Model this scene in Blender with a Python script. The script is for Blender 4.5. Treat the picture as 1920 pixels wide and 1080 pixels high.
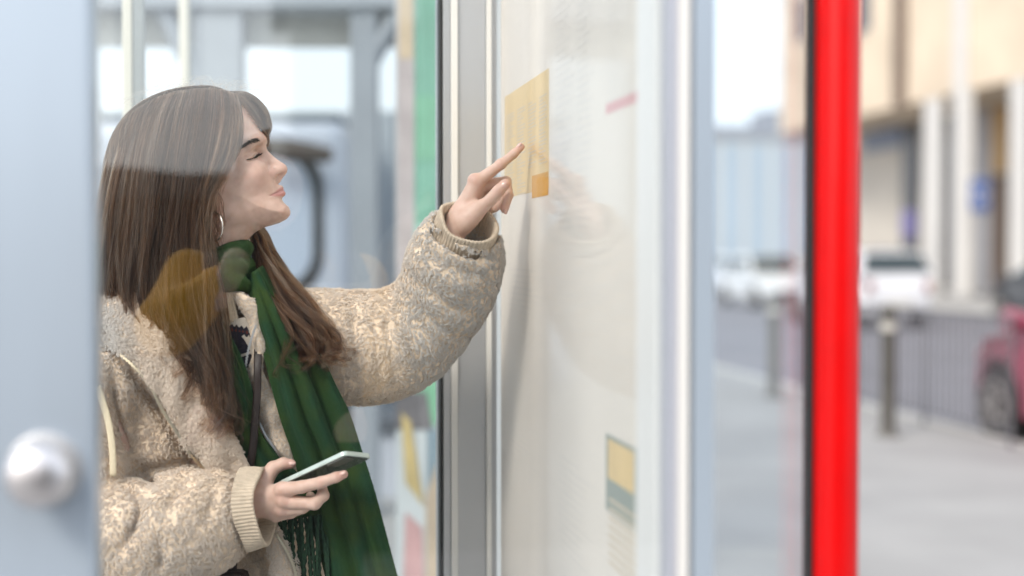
import bpy, math, random
import numpy as np
from mathutils import Vector, Matrix

random.seed(7)
rng = np.random.default_rng(7)
scene = bpy.context.scene
for o in list(bpy.data.objects):
    bpy.data.objects.remove(o)
COL = scene.collection

# ---------------------------------------------------------------- camera
CAM_H = 1.38
FPX = 2667.0                      # focal length in photo pixels (50 mm on 36 mm, 1920 wide)
TILT = math.atan(65 / FPX)        # horizon sits 65 px above the middle
FOCUS = 2.67
cam_d = bpy.data.cameras.new('camera')
cam_d.lens = 50.0
cam_d.sensor_width = 36.0
cam_d.clip_start = 0.05
cam_d.clip_end = 900.0
cam_d.dof.use_dof = True
cam_d.dof.focus_distance = FOCUS - 0.02
cam_d.dof.aperture_fstop = 1.25
cam = bpy.data.objects.new('camera', cam_d)
cam.location = (0, 0, CAM_H)
cam.rotation_euler = (math.radians(90) - TILT, 0, 0)
COL.objects.link(cam)
scene.camera = cam

# ---------------------------------------------------------------- light
SUN_EL, SUN_AZ = math.radians(38), math.radians(215)      # azimuth clockwise from +Y
world = bpy.data.worlds.new('World')
scene.world = world
world.use_nodes = True
wn = world.node_tree
bgn = wn.nodes['Background']
sky = wn.nodes.new('ShaderNodeTexSky')
sky.sky_type = 'NISHITA'
sky.sun_disc = False
sky.sun_elevation = SUN_EL
sky.sun_rotation = SUN_AZ
sky.air_density = 1.0
sky.dust_density = 5.0
sky.ozone_density = 1.0
bgn.inputs['Strength'].default_value = 0.15
veil = wn.nodes.new('ShaderNodeMix'); veil.data_type = 'RGBA'      # thin bright overcast over the clear sky
veil.inputs['Factor'].default_value = 0.72
veil.inputs['B'].default_value = (7.6, 8.0, 8.5, 1)
wn.links.new(sky.outputs[0], veil.inputs['A'])
wn.links.new(veil.outputs['Result'], bgn.inputs['Color'])
sun_d = bpy.data.lights.new('sun', 'SUN')
sun_d.energy = 1.5
sun_d.angle = math.radians(16)
sun_d.color = (1.0, 0.93, 0.84)
sun = bpy.data.objects.new('sun', sun_d)
to_sun = Vector((math.sin(SUN_AZ) * math.cos(SUN_EL), math.cos(SUN_AZ) * math.cos(SUN_EL), math.sin(SUN_EL)))
sun.rotation_euler = to_sun.to_track_quat('Z', 'Y').to_euler()
sun.location = to_sun * 30
COL.objects.link(sun)
vs = scene.view_settings
vs.view_transform = 'Standard'
vs.look = 'None'
vs.gamma = 1.0
vs.use_curve_mapping = False
vs.exposure = 0.5
scene.cycles.max_bounces = 10
scene.cycles.transparent_max_bounces = 16
scene.cycles.use_denoising = True
scene.cycles.caustics_reflective = False
scene.cycles.caustics_refractive = False

# ---------------------------------------------------------------- helpers
CT, ST = math.cos(TILT), math.sin(TILT)
def P(px, py, Y=FOCUS):
    """world point at depth Y seen at photo pixel (px, py)"""
    xc, yc = (px - 960) / FPX, (540 - py) / FPX
    dy, dz = CT + yc * ST, -ST + yc * CT
    return np.array([xc * Y / dy, Y, CAM_H + dz * Y / dy])
def Q(px, py, w=0.0):
    return P(px, py, FOCUS - w / 1000.0)
def QQ(l):
    return np.array([Q(*p) for p in l])
DV = np.array([-0.16854, 0.98570]); RV = np.array([0.98570, 0.16854])   # street direction / to its right
def SF(s, o, z):
    v = DV * s + RV * o
    return np.array([v[0], v[1], z])
def sf_of(p):
    return float(np.dot(p[:2], DV)), float(np.dot(p[:2], RV))

def mat(name, col, rough=0.6, metal=0.0, var=0.0, scale=20.0, bump=0.0, bscale=60.0, spec=0.5, sheen=0.0, coat=0.0, stretch=None, col2=None, sss=0.0):
    m = bpy.data.materials.new(name); m.use_nodes = True
    nt = m.node_tree; b = nt.nodes['Principled BSDF']
    b.inputs['Base Color'].default_value = (*col, 1)
    b.inputs['Roughness'].default_value = rough
    b.inputs['Metallic'].default_value = metal
    b.inputs['Specular IOR Level'].default_value = spec
    b.inputs['Sheen Weight'].default_value = sheen
    b.inputs['Coat Weight'].default_value = coat
    if sss:
        b.inputs['Subsurface Weight'].default_value = sss
        b.inputs['Subsurface Radius'].default_value = (1.0, 0.4, 0.25)
        b.inputs['Subsurface Scale'].default_value = 0.006
    tc = nt.nodes.new('ShaderNodeTexCoord')
    mp = nt.nodes.new('ShaderNodeMapping')
    if stretch: mp.inputs['Scale'].default_value = stretch
    nt.links.new(tc.outputs['Object'], mp.inputs[0])
    if var > 0 or col2:
        n = nt.nodes.new('ShaderNodeTexNoise'); n.inputs['Scale'].default_value = scale; n.inputs['Detail'].default_value = 5
        nt.links.new(mp.outputs[0], n.inputs['Vector'])
        mx = nt.nodes.new('ShaderNodeMix'); mx.data_type = 'RGBA'
        c2 = col2 if col2 else tuple(c * (1 - var) for c in col)
        c1 = col if col2 else tuple(min(1, c * (1 + var)) for c in col)
        mx.inputs['A'].default_value = (*c2, 1); mx.inputs['B'].default_value = (*c1, 1)
        rp = nt.nodes.new('ShaderNodeValToRGB'); rp.color_ramp.elements[0].position = 0.32; rp.color_ramp.elements[1].position = 0.68
        nt.links.new(n.outputs['Fac'], rp.inputs[0]); nt.links.new(rp.outputs['Color'], mx.inputs['Factor'])
        nt.links.new(mx.outputs['Result'], b.inputs['Base Color'])
    if bump > 0:
        n2 = nt.nodes.new('ShaderNodeTexNoise'); n2.inputs['Scale'].default_value = bscale; n2.inputs['Detail'].default_value = 4
        nt.links.new(mp.outputs[0], n2.inputs['Vector'])
        bp = nt.nodes.new('ShaderNodeBump'); bp.inputs['Strength'].default_value = bump; bp.inputs['Distance'].default_value = 0.004
        nt.links.new(n2.outputs['Fac'], bp.inputs['Height']); nt.links.new(bp.outputs['Normal'], b.inputs['Normal'])
    return m

def glass_mat(name, ior=1.9, tint=(0.97, 0.985, 0.985), rough=0.0, amount=1.0):
    m = bpy.data.materials.new(name); m.use_nodes = True
    nt = m.node_tree; nt.nodes.clear()
    out = nt.nodes.new('ShaderNodeOutputMaterial'); mix = nt.nodes.new('ShaderNodeMixShader')
    tr = nt.nodes.new('ShaderNodeBsdfTransparent'); tr.inputs[0].default_value = (*tint, 1)
    gl = nt.nodes.new('ShaderNodeBsdfGlossy'); gl.inputs['Roughness'].default_value = rough; gl.inputs['Color'].default_value = (1, 1, 1, 1)
    fr = nt.nodes.new('ShaderNodeFresnel'); ge = nt.nodes.new('ShaderNodeNewGeometry')
    io = nt.nodes.new('ShaderNodeMix'); io.inputs['A'].default_value = ior; io.inputs['B'].default_value = 1 / ior   # same reflectance on both faces of a thin pane
    nt.links.new(ge.outputs['Backfacing'], io.inputs['Factor']); nt.links.new(io.outputs['Result'], fr.inputs['IOR'])
    sc_ = nt.nodes.new('ShaderNodeMath'); sc_.operation = 'MULTIPLY'; sc_.inputs[1].default_value = amount
    nt.links.new(fr.outputs[0], sc_.inputs[0]); nt.links.new(sc_.outputs[0], mix.inputs[0]); nt.links.new(tr.outputs[0], mix.inputs[1]); nt.links.new(gl.outputs[0], mix.inputs[2])
    nt.links.new(mix.outputs[0], out.inputs['Surface'])
    return m

def emit_mat(name, col, s):
    m = bpy.data.materials.new(name); m.use_nodes = True
    b = m.node_tree.nodes['Principled BSDF']
    b.inputs['Base Color'].default_value = (*col, 1); b.inputs['Emission Color'].default_value = (*col, 1); b.inputs['Emission Strength'].default_value = s
    return m

def mesh_obj(name, verts, faces, m=None, parent=None, smooth=True, uv=None):
    me = bpy.data.meshes.new(name)
    me.from_pydata(np.asarray(verts, dtype=float).tolist() if not isinstance(verts, list) else [tuple(v) for v in verts], [], faces if isinstance(faces, list) else faces.tolist())
    if smooth: me.polygons.foreach_set('use_smooth', [True] * len(me.polygons))
    if uv is not None:
        l = me.uv_layers.new(name='UVMap')
        li = np.zeros(len(me.loops), dtype=np.int32); me.loops.foreach_get('vertex_index', li)
        l.data.foreach_set('uv', np.asarray(uv)[li].ravel())
    me.update()
    o = bpy.data.objects.new(name, me)
    if m: me.materials.append(m)
    COL.objects.link(o)
    if parent is not None: attach(o, parent)
    return o
def attach(o, parent):
    o.parent = parent
    loc = parent.location.copy(); p = parent.parent; mw = parent.matrix_basis.copy()
    while p is not None:
        mw = p.matrix_basis @ parent.matrix_parent_inverse @ mw; parent = p; p = p.parent
    o.matrix_parent_inverse = mw.inverted()
def thing(name, label, cat, loc=(0, 0, 0), group=None):
    o = bpy.data.objects.new(name, None); o.empty_display_size = 0.1
    o.location = Vector([float(c) for c in loc]); COL.objects.link(o)
    o['label'] = label; o['category'] = cat
    if group: o['group'] = group
    return o
def tag(o, label, cat, group=None):
    o['label'] = label; o['category'] = cat
    if group: o['group'] = group
    return o
def structure(o):
    o['kind'] = 'structure'; return o

class MB:
    """collects polygons, then links them as one mesh object"""
    def __init__(s): s.v = []; s.f = []
    def add(s, vs, fs):
        b = len(s.v); s.v += [tuple(float(c) for c in v) for v in vs]; s.f += [tuple(b + i for i in f) for f in fs]; return s
    def hexa(s, c8):
        return s.add(c8, [(0, 3, 2, 1), (4, 5, 6, 7), (0, 1, 5, 4), (1, 2, 6, 5), (2, 3, 7, 6), (3, 0, 4, 7)])
    def box(s, lo, hi):
        x0, y0, z0 = lo; x1, y1, z1 = hi
        return s.hexa([(x0, y0, z0), (x1, y0, z0), (x1, y1, z0), (x0, y1, z0), (x0, y0, z1), (x1, y0, z1), (x1, y1, z1), (x0, y1, z1)])
    def sbox(s, s0, s1, o0, o1, z0, z1):
        c = [SF(s0, o0, z0), SF(s0, o1, z0), SF(s1, o1, z0), SF(s1, o0, z0), SF(s0, o0, z1), SF(s0, o1, z1), SF(s1, o1, z1), SF(s1, o0, z1)]
        return s.hexa([c[0], c[3], c[2], c[1], c[4], c[7], c[6], c[5]])
    def cyl(s, a, b, ra, rb=None, n=20, cap=True):
        a = Vector(a); b = Vector(b); rb = ra if rb is None else rb
        q = (b - a).to_track_quat('Z', 'Y')
        vs = []
        for c, r in ((a, ra), (b, rb)):
            for i in range(n):
                t = 2 * math.pi * i / n
                vs.append(c + q @ Vector((r * math.cos(t), r * math.sin(t), 0)))
        fs = [(i, (i + 1) % n, n + (i + 1) % n, n + i) for i in range(n)]
        if cap: fs += [tuple(range(n - 1, -1, -1)), tuple(range(n, 2 * n))]
        return s.add(vs, fs)
    def lathe(s, prof, c, axis=(0, 0, 1), n=28):
        c = Vector(c); q = Vector(axis).to_track_quat('Z', 'Y'); vs = []
        for r, z in prof:
            for i in range(n):
                t = 2 * math.pi * i / n
                vs.append(c + q @ Vector((r * math.cos(t), r * math.sin(t), z)))
        fs = []
        for k in range(len(prof) - 1):
            for i in range(n):
                j = (i + 1) % n
                fs.append((k * n + i, k * n + j, (k + 1) * n + j, (k + 1) * n + i))
        fs.append(tuple(range(n - 1, -1, -1))); fs.append(tuple((len(prof) - 1) * n + i for i in range(n)))
        return s.add(vs, fs)
    def prism(s, poly, fn, d0, d1):
        """poly of 2-D points, fn(u, v, d) -> 3-D point"""
        n = len(poly)
        vs = [fn(u, v, d0) for u, v in poly] + [fn(u, v, d1) for u, v in poly]
        fs = [tuple(range(n - 1, -1, -1)), tuple(range(n, 2 * n))] + [(i, (i + 1) % n, n + (i + 1) % n, n + i) for i in range(n)]
        return s.add(vs, fs)
    def build(s, name, m, parent=None, smooth=False, bevel=0.0):
        o = mesh_obj(name, s.v, s.f, m, parent, smooth)
        if bevel:
            bv = o.modifiers.new('bevel', 'BEVEL'); bv.width = bevel; bv.segments = 2; bv.limit_method = 'ANGLE'; bv.angle_limit = math.radians(40)
        if smooth:
            try: o.data.set_sharp_from_angle(angle=math.radians(42))
            except Exception: pass
        return o

def crs(pts, n):
    """Catmull-Rom resample of a polyline (points by rows) to n points"""
    p = np.asarray(pts, float); m = len(p)
    if m == 1: return np.repeat(p, n, 0)
    e = np.concatenate([(2 * p[0] - p[1])[None], p, (2 * p[-1] - p[-2])[None]])
    t = np.linspace(0, m - 1, n); i = np.minimum(t.astype(int), m - 2); f = (t - i).reshape(-1, *([1] * (p.ndim - 1)))
    a, b, c, d = e[i], e[i + 1], e[i + 2], e[i + 3]
    return 0.5 * (2 * b + (c - a) * f + (2 * a - 5 * b + 4 * c - d) * f ** 2 + (3 * b - a - 3 * c + d) * f ** 3)

def patch(rows, nu, nv, disp=None, thick=0.004):
    """surface through a grid of control points, displaced along its normal, with thickness -> verts, faces, uv"""
    g = np.stack([crs(r, nu) for r in rows])           # rows x nu x 3
    g = crs(g, nv)                                      # nv x nu x 3
    du = np.gradient(g, axis=1); dv = np.gradient(g, axis=0)
    n = np.cross(du, dv); n /= np.linalg.norm(n, axis=2, keepdims=True) + 1e-9
    flip = n[..., 1].mean() > 0
    if flip: n = -n                                     # towards the open side (-y)
    U, V = np.meshgrid(np.linspace(0, 1, nu), np.linspace(0, 1, nv))
    if disp is not None: g = g + n * disp(U, V)[..., None]
    back = g - n * thick
    a = g.reshape(-1, 3); b = back.reshape(-1, 3); N = nu * nv
    idx = np.arange(N).reshape(nv, nu)
    q = np.stack([idx[:-1, :-1], idx[:-1, 1:], idx[1:, 1:], idx[1:, :-1]], -1).reshape(-1, 4)
    f = [q, q[:, ::-1] + N]
    for e in (idx[0], idx[-1][::-1], idx[:, 0][::-1], idx[:, -1]):
        f.append(np.stack([e[1:], e[:-1], e[:-1] + N, e[1:] + N], -1))
    uv = np.stack([U.ravel(), V.ravel()], -1); f = np.vstack(f)
    return np.vstack([a, b]), (f[:, ::-1] if flip else f), np.vstack([uv, uv])

def tube(path, rad, n=12, k=None, flat=1.0, up=(0, -1, 0)):
    """swept tube -> verts, faces; flat < 1 squashes the section along up"""
    p = np.asarray(path, float)
    if k: p = crs(p, k)
    m = len(p); r = np.interp(np.linspace(0, 1, m), np.linspace(0, 1, len(np.atleast_1d(rad))), np.atleast_1d(rad)) if np.ndim(rad) else np.full(m, rad)
    t = np.gradient(p, axis=0); t /= np.linalg.norm(t, axis=1, keepdims=True) + 1e-9
    u = np.tile(np.array(up, float), (m, 1)); u -= (u * t).sum(1, keepdims=True) * t; u /= np.linalg.norm(u, axis=1, keepdims=True) + 1e-9
    w = np.cross(t, u)
    a = np.linspace(0, 2 * math.pi, n, endpoint=False)
    v = p[:, None] + r[:, None, None] * (np.cos(a)[None, :, None] * u[:, None] * flat + np.sin(a)[None, :, None] * w[:, None])
    idx = np.arange(m * n).reshape(m, n)
    nx = np.roll(idx, -1, 1)
    f = np.stack([idx[:-1], nx[:-1], nx[1:], idx[1:]], -1).reshape(-1, 4).tolist()
    f += [tuple(idx[0][::-1].tolist()), tuple(idx[-1].tolist())]
    return v.reshape(-1, 3), f

# ---- signed distance modelling: shapes blended on a grid, then meshed
class SDF:
    def __init__(s, lo, hi, h):
        s.lo = np.array(lo, float); s.h = h
        s.n = np.ceil((np.array(hi) - s.lo) / h).astype(int) + 1
        s.ax = [(s.lo[i] + h * np.arange(s.n[i])).astype(np.float32) for i in range(3)]
        s.D = np.full(s.n, 1.0, np.float32)
    def win(s, lo, hi):
        sl = tuple(slice(max(0, int(math.floor((lo[i] - s.lo[i]) / s.h))), min(s.n[i], int(math.ceil((hi[i] - s.lo[i]) / s.h)) + 1)) for i in range(3))
        if any(q.stop <= q.start for q in sl): return None, None
        return sl, (s.ax[0][sl[0]][:, None, None], s.ax[1][sl[1]][None, :, None], s.ax[2][sl[2]][None, None, :])
    def put(s, sl, d, k, mode):
        a = s.D[sl]
        if mode == 'u':
            r = np.minimum(a, d)
            if k > 0: h = np.maximum(k - np.abs(a - d), 0) / k; r = r - h * h * k * 0.25
        else:
            d = -d; r = np.maximum(a, d)
            if k > 0: h = np.maximum(k - np.abs(a - d), 0) / k; r = r + h * h * k * 0.25
        s.D[sl] = r
    def chain(s, pts, rad, k=0.004, mode='u', kin=None, sm=0):
        pts = np.asarray(pts, float); rad = np.broadcast_to(np.asarray(rad, float), (len(pts),))
        if sm:
            rad = crs(rad[:, None], sm)[:, 0]; pts = crs(pts, sm)
        mg = rad.max() + 2 * k + 0.012
        sl, g = s.win(pts.min(0) - mg, pts.max(0) + mg)
        if sl is None: return s
        best = None
        for i in range(max(1, len(pts) - 1)):
            a = pts[i]; b = pts[min(i + 1, len(pts) - 1)]; ba = b - a; L = max(float(ba @ ba), 1e-12)
            X, Y, Z = g[0] - a[0], g[1] - a[1], g[2] - a[2]
            t = np.clip((X * ba[0] + Y * ba[1] + Z * ba[2]) / L, 0, 1)
            d = np.sqrt((X - t * ba[0]) ** 2 + (Y - t * ba[1]) ** 2 + (Z - t * ba[2]) ** 2) - (rad[i] + t * (rad[min(i + 1, len(pts) - 1)] - rad[i]))
            if best is None: best = d
            elif kin:
                h = np.maximum(kin - np.abs(best - d), 0) / kin; best = np.minimum(best, d) - h * h * kin * 0.25
            else: best = np.minimum(best, d)
        s.put(sl, best.astype(np.float32), k, mode)
        return s
    def ell(s, c, r, rot=None, k=0.004, mode='u'):
        c = np.asarray(c, float); r = np.asarray(r, float); mg = r.max() + 2 * k + 0.012
        sl, g = s.win(c - mg, c + mg)
        if sl is None: return s
        X, Y, Z = g[0] - c[0], g[1] - c[1], g[2] - c[2]
        if rot is not None:
            R = np.asarray(rot, float)
            X, Y, Z = (R[0, 0] * X + R[1, 0] * Y + R[2, 0] * Z, R[0, 1] * X + R[1, 1] * Y + R[2, 1] * Z, R[0, 2] * X + R[1, 2] * Y + R[2, 2] * Z)
        k0 = np.sqrt((X / r[0]) ** 2 + (Y / r[1]) ** 2 + (Z / r[2]) ** 2)
        k1 = np.sqrt((X / r[0] ** 2) ** 2 + (Y / r[1] ** 2) ** 2 + (Z / r[2] ** 2) ** 2) + 1e-6
        s.put(sl, (k0 * (k0 - 1) / k1).astype(np.float32), k, mode)
        return s
    def wobble(s, amp, freq, seed=0, n=7):
        r = np.random.default_rng(seed); X, Y, Z = s.ax[0][:, None, None], s.ax[1][None, :, None], s.ax[2][None, None, :]
        for i in range(n):
            v = r.normal(size=3); v /= np.linalg.norm(v); f = freq * r.uniform(0.6, 1.6); ph = r.uniform(0, 6.28)
            s.D += np.float32(amp / math.sqrt(n)) * np.sin(f * (v[0] * X + v[1] * Y + v[2] * Z) + ph).astype(np.float32)
        return s
    def at(s, p):
        i = [np.clip(((p[..., k] - s.lo[k]) / s.h).round().astype(int), 1, s.n[k] - 2) for k in range(3)]
        return i, s.D[i[0], i[1], i[2]]
    def push(s, p, dist, it=3):
        """moves points that lie inside (or closer than dist) out along the gradient"""
        for _ in range(it):
            i, d = s.at(p); sel = d < dist
            if not sel.any(): break
            g = np.stack([s.D[i[0] + 1, i[1], i[2]] - s.D[i[0] - 1, i[1], i[2]], s.D[i[0], i[1] + 1, i[2]] - s.D[i[0], i[1] - 1, i[2]], s.D[i[0], i[1], i[2] + 1] - s.D[i[0], i[1], i[2] - 1]], -1) / (2 * s.h)
            g /= np.linalg.norm(g, axis=-1, keepdims=True) + .3
            inb = np.ones(d.shape, bool)
            for k in range(3): inb &= (p[..., k] > s.lo[k]) & (p[..., k] < s.ax[k][-1])
            p = p + g * (np.clip(dist - d, 0, .012) * (sel & inb))[..., None]
        return p
    def hit(s, px, py, deep=0.0):
        """first point of the surface on the sight line through photo pixel (px, py), moved inward by deep"""
        ys = np.arange(FOCUS - .11, FOCUS + .11, .0004); p = np.stack([P(px, py, y) for y in ys])
        i = [np.clip((p[:, k] - s.lo[k]) / s.h, 0, s.n[k] - 1.001) for k in range(3)]
        j = [q.astype(int) for q in i]; f = [q - r for q, r in zip(i, j)]; d = 0
        for a in (0, 1):
            for b in (0, 1):
                for c in (0, 1):
                    d = d + s.D[j[0] + a, j[1] + b, j[2] + c] * (f[0] if a else 1 - f[0]) * (f[1] if b else 1 - f[1]) * (f[2] if c else 1 - f[2])
        k = np.where(d < 0)[0]
        return P(px, py, (ys[k[0]] if len(k) else FOCUS - .02) + deep)
    def crease(s, pts, amp, w):
        """a fold line drawn over the side that faces the open front; amp > 0 sinks, < 0 raises"""
        pts = crs(np.array(pts, float), 14); m = 3 * w + 2
        X0, Z0 = P(pts[:, 0].min() - m, 0, FOCUS)[0] - .03, P(0, pts[:, 1].max() + m, FOCUS)[2] - .03
        X1, Z1 = P(pts[:, 0].max() + m, 0, FOCUS)[0] + .03, P(0, pts[:, 1].min() - m, FOCUS)[2] + .03
        sl, g = s.win((X0, s.lo[1], Z0), (X1, s.ax[1][-1], Z1))
        px = 960 + FPX * g[0] / g[1]; py = 475 - (g[2] - CAM_H) / g[1] * FPX
        px, py = np.broadcast_arrays(px, py); best = np.full(px.shape, 1e9, np.float32); tb = np.zeros(px.shape, np.float32)
        for k in range(len(pts) - 1):
            b_, c_ = pts[k], pts[k + 1] - pts[k]; L = c_ @ c_ + 1e-9
            t = np.clip(((px - b_[0]) * c_[0] + (py - b_[1]) * c_[1]) / L, 0, 1)
            d = np.hypot(px - b_[0] - t * c_[0], py - b_[1] - t * c_[1]); cl = d < best
            best = np.where(cl, d, best); tb = np.where(cl, (k + t) / (len(pts) - 1), tb)
        s.D[sl] += (amp * np.exp(-(best / w) ** 2) * np.clip(4 * tb * (1 - tb) + .15, 0, 1)).astype(np.float32)
    def mesh(s):
        D = s.D; nx, ny, nz = D.shape
        S = D < 0
        c = [(0, 0, 0), (1, 0, 0), (0, 1, 0), (1, 1, 0), (0, 0, 1), (1, 0, 1), (0, 1, 1), (1, 1, 1)]
        def cs(A, o): return A[o[0]:nx - 1 + o[0], o[1]:ny - 1 + o[1], o[2]:nz - 1 + o[2]]
        cnt = sum(cs(S, o).astype(np.int8) for o in c)
        mask = (cnt > 0) & (cnt < 8)
        cells = np.argwhere(mask)
        val = np.stack([D[cells[:, 0] + o[0], cells[:, 1] + o[1], cells[:, 2] + o[2]] for o in c], 1)
        acc = np.zeros((len(cells), 3)); num = np.zeros(len(cells))
        for i in range(8):
            for j in range(i + 1, 8):
                di = np.array(c[j]) - np.array(c[i])
                if np.abs(di).sum() != 1: continue
                a, b = val[:, i], val[:, j]; x = (a < 0) != (b < 0)
                t = np.where(x, a / np.where(x, a - b, 1), 0)
                acc += np.where(x[:, None], np.array(c[i]) + t[:, None] * di, 0); num += x
        v = s.lo + s.h * (cells + acc / num[:, None])
        idm = np.full(mask.shape, -1, np.int64); idm[mask] = np.arange(len(cells))
        F = []
        for ax in range(3):
            o = [0, 0, 0]; o[ax] = 1
            A = S[:nx - o[0], :ny - o[1], :nz - o[2]]; B = S[o[0]:, o[1]:, o[2]:]
            e = np.argwhere(A != B)
            b1, b2 = [(1, 2), (2, 0), (0, 1)][ax]
            ok = (e[:, b1] > 0) & (e[:, b2] > 0) & (e[:, b1] < mask.shape[b1]) & (e[:, b2] < mask.shape[b2]); e = e[ok]
            fl = A[tuple(e.T)]
            q = []
            for d1, d2 in ((1, 1), (0, 1), (0, 0), (1, 0)):
                k = e.copy(); k[:, b1] -= d1; k[:, b2] -= d2; q.append(idm[tuple(k.T)])
            q = np.stack(q, 1); q[~fl] = q[~fl][:, ::-1]
            F.append(q)
        return v, np.vstack(F)

def curves_obj(name, pts, rad, m, parent=None, attrs=None):
    """pts: strands x points x 3; rad: scalar / per-point profile / array"""
    N, K, _ = pts.shape
    hc = bpy.data.hair_curves.new(name)
    hc.add_curves([K] * N)
    hc.attributes['position'].data.foreach_set('vector', np.ascontiguousarray(pts, np.float32).ravel())
    r = hc.attributes.get('radius') or hc.attributes.new('radius', 'FLOAT', 'POINT')
    r.data.foreach_set('value', np.ascontiguousarray(np.broadcast_to(np.asarray(rad, np.float32), (N, K))).ravel())
    for k_, v_ in (attrs or {}).items():
        a = hc.attributes.new(k_, 'FLOAT', 'CURVE'); a.data.foreach_set('value', np.ascontiguousarray(v_, np.float32))
    hc.materials.append(m)
    o = bpy.data.objects.new(name, hc); COL.objects.link(o)
    if parent is not None: attach(o, parent)
    return o
# ================================================================ ground
M_pave = mat('paving', (0.325, 0.32, 0.315), 0.85, var=0.10, scale=1.2, bump=0.15, bscale=30)
M_road = mat('asphalt', (0.20, 0.20, 0.225), 0.85, var=0.14, scale=0.8, bump=0.3, bscale=60)
M_kerb = mat('kerb_stone', (0.50, 0.49, 0.46), 0.8, var=0.12, scale=4)
def quad_sheet(name, s0, s1, o0, o1, z, m):
    o = MB().add([SF(s0, o0, z), SF(s0, o1, z), SF(s1, o1, z), SF(s1, o0, z)], [(0, 1, 2, 3)]).build(name, m)
    return structure(o)
quad_sheet('ground', -600, 600, -600, 600, -0.14, M_pave)
quad_sheet('road', -120, 300, 5.42, 17.6, -0.125, M_road)
structure(MB().sbox(-120, 300, -40, 5.28, -0.2, 0.0).build('pavement', M_pave))
structure(MB().sbox(-120, 300, 5.28, 5.42, -0.2, 0.004).build('kerb', M_kerb))
structure(MB().sbox(-120, 300, 17.6, 60, -0.2, 0.0).build('far_pavement', M_pave))
structure(MB().sbox(-120, 300, 17.45, 17.6, -0.2, 0.004).build('far_kerb', M_kerb))

# ================================================================ stone building across the road
M_stone = mat('cream_stone', (0.70, 0.585, 0.45), 0.85, var=0.12, scale=0.5, bump=0.1, bscale=8)
M_stone2 = mat('pale_stone', (0.58, 0.54, 0.48), 0.8, var=0.08, scale=0.7)
M_dark = mat('dark_glazing', (0.05, 0.05, 0.06), 0.25)  # one even near-black for every window and door pane
M_brown = mat('brown_cladding', (0.17, 0.12, 0.09), 0.7, var=0.2, scale=2)
M_greyw = mat('grey_wall', (0.42, 0.41, 0.42), 0.7, var=0.08, scale=1)
M_gold = mat('gold_panel', (0.55, 0.34, 0.13), 0.5)
M_white = mat('white_paint', (0.64, 0.625, 0.60), 0.45, var=0.03, scale=3)
OF = 22.08
sb = thing('stone_building', 'cream stone building with tall pale columns and a recessed ground floor', 'building', SF(45, OF + 6, 0))
MB().sbox(28, 59.6, OF, OF + 14, 6.6, 26).build('upper_wall', M_stone, sb)
MB().sbox(28, 59.6, OF + 3.2, OF + 14, 0, 6.6).build('recessed_wall', M_stone2, sb)
for s_ in (57.5, 54.2, 51.0): pass
def col_at(px, width, z1, name='column', m=M_white, proud=0.0, d=0.12):
    Z = 59741 / (px - 504); X = 22.4 - .17098 * Z
    s = -.16854 * X + .9857 * Z
    MB().sbox(s - width / 2, s + width / 2, OF - proud, OF - proud + d, 0, z1).build(name, m, sb, bevel=0.03)
    return s
s1 = col_at(1745, 1.15, 6.597); s2 = col_at(1803, 1.1, 6.597); s3 = col_at(1906, 0.95, 6.597)
MB().sbox(s2 - .42, s2 + .42, OF - .14, OF - .004, 0, 26).build('pilaster', M_white, sb, bevel=0.03)
MB().sbox(47.0, 47.9, OF - .12, OF - .003, 6.6, 26).build('downpipe_recess', M_brown, sb)
# upper windows, reveal and pane
for k, (s_, z_) in enumerate([(50.6, 9.6), (50.6, 13.2), (57.0, 10.2), (57.0, 13.8), (54.0, 13.8), (44.4, 12.6), (40.6, 12.6), (37.0, 12.6), (44.4, 16.4), (40.6, 16.4)]):
    f = MB().sbox(s_ - .75, s_ + .75, OF - .05, OF - .002, z_, z_ + 2.0).build('window', M_stone2, sb)
    MB().sbox(s_ - .62, s_ + .62, OF - .056, OF - .052, z_ + .12, z_ + 1.88).build('pane', M_dark, f)
# ground-floor shopfront pieces behind the columns
RO = OF + 3.2
def rs_(px):
    Z = 68408 / (px - 504); X = 25.65 - .17098 * Z
    return -.16854 * X + .9857 * Z
for (p0, p1, z0, z1, m, nm) in [(1622, 1692, 5.7, 6.55, mat('blue_fascia', (0.22, 0.26, 0.35), .5), 'fascia_board'), (1696, 1724, .1, 6.5, M_dark, 'door_glazing'), (1764, 1785, .1, 6.5, M_dark, 'shop_window'),
                              (1824, 1862, 0, 6.5, M_greyw, 'wall_panel'), (1863, 1890, 4.2, 6.5, M_gold, 'wall_panel'), (1863, 1890, .1, 4.1, M_brown, 'shop_door'), (1540, 1600, .5, 6, M_dark, 'shop_window'), (1930, 2000, .5, 6, M_dark, 'shop_window')]:
    MB().sbox(rs_(p1), rs_(p0), RO - .12, RO - .003, z0, z1).build(nm, m, sb)
def sign_square(px, py, w, h, m, label, Z):
    c = P(px, py, Z); s, o = sf_of(c)
    t = thing('shop_sign', label, 'sign', c)
    MB().box((c[0] - w / 2, c[1], c[2] - h / 2), (c[0] + w / 2, c[1] + .12, c[2] + h / 2)).build('sign_box', m, t, bevel=.08)
    return t
M_sblue = mat('blue_sign_face', (0.05, 0.11, 0.33), .35)
M_spur = mat('purple_sign_face', (0.16, 0.15, 0.33), .35)
t = sign_square(1838, 366, .58, 1.0, M_sblue, 'small blue square sign hanging between the pale columns', 44.2)
c = P(1838, 366, 44.2)
ring = MB()
for i in range(20):
    a0, a1 = 2 * math.pi * i / 20, 2 * math.pi * (i + 1) / 20
    v = [(c[0] + r * math.cos(a), c[1] - .012, c[2] + r * math.sin(a)) for a in (a0, a1) for r in (.15, .20)]
    ring.add(v, [(0, 1, 3, 2)])
ring.build('white_ring', M_white, t)
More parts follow.
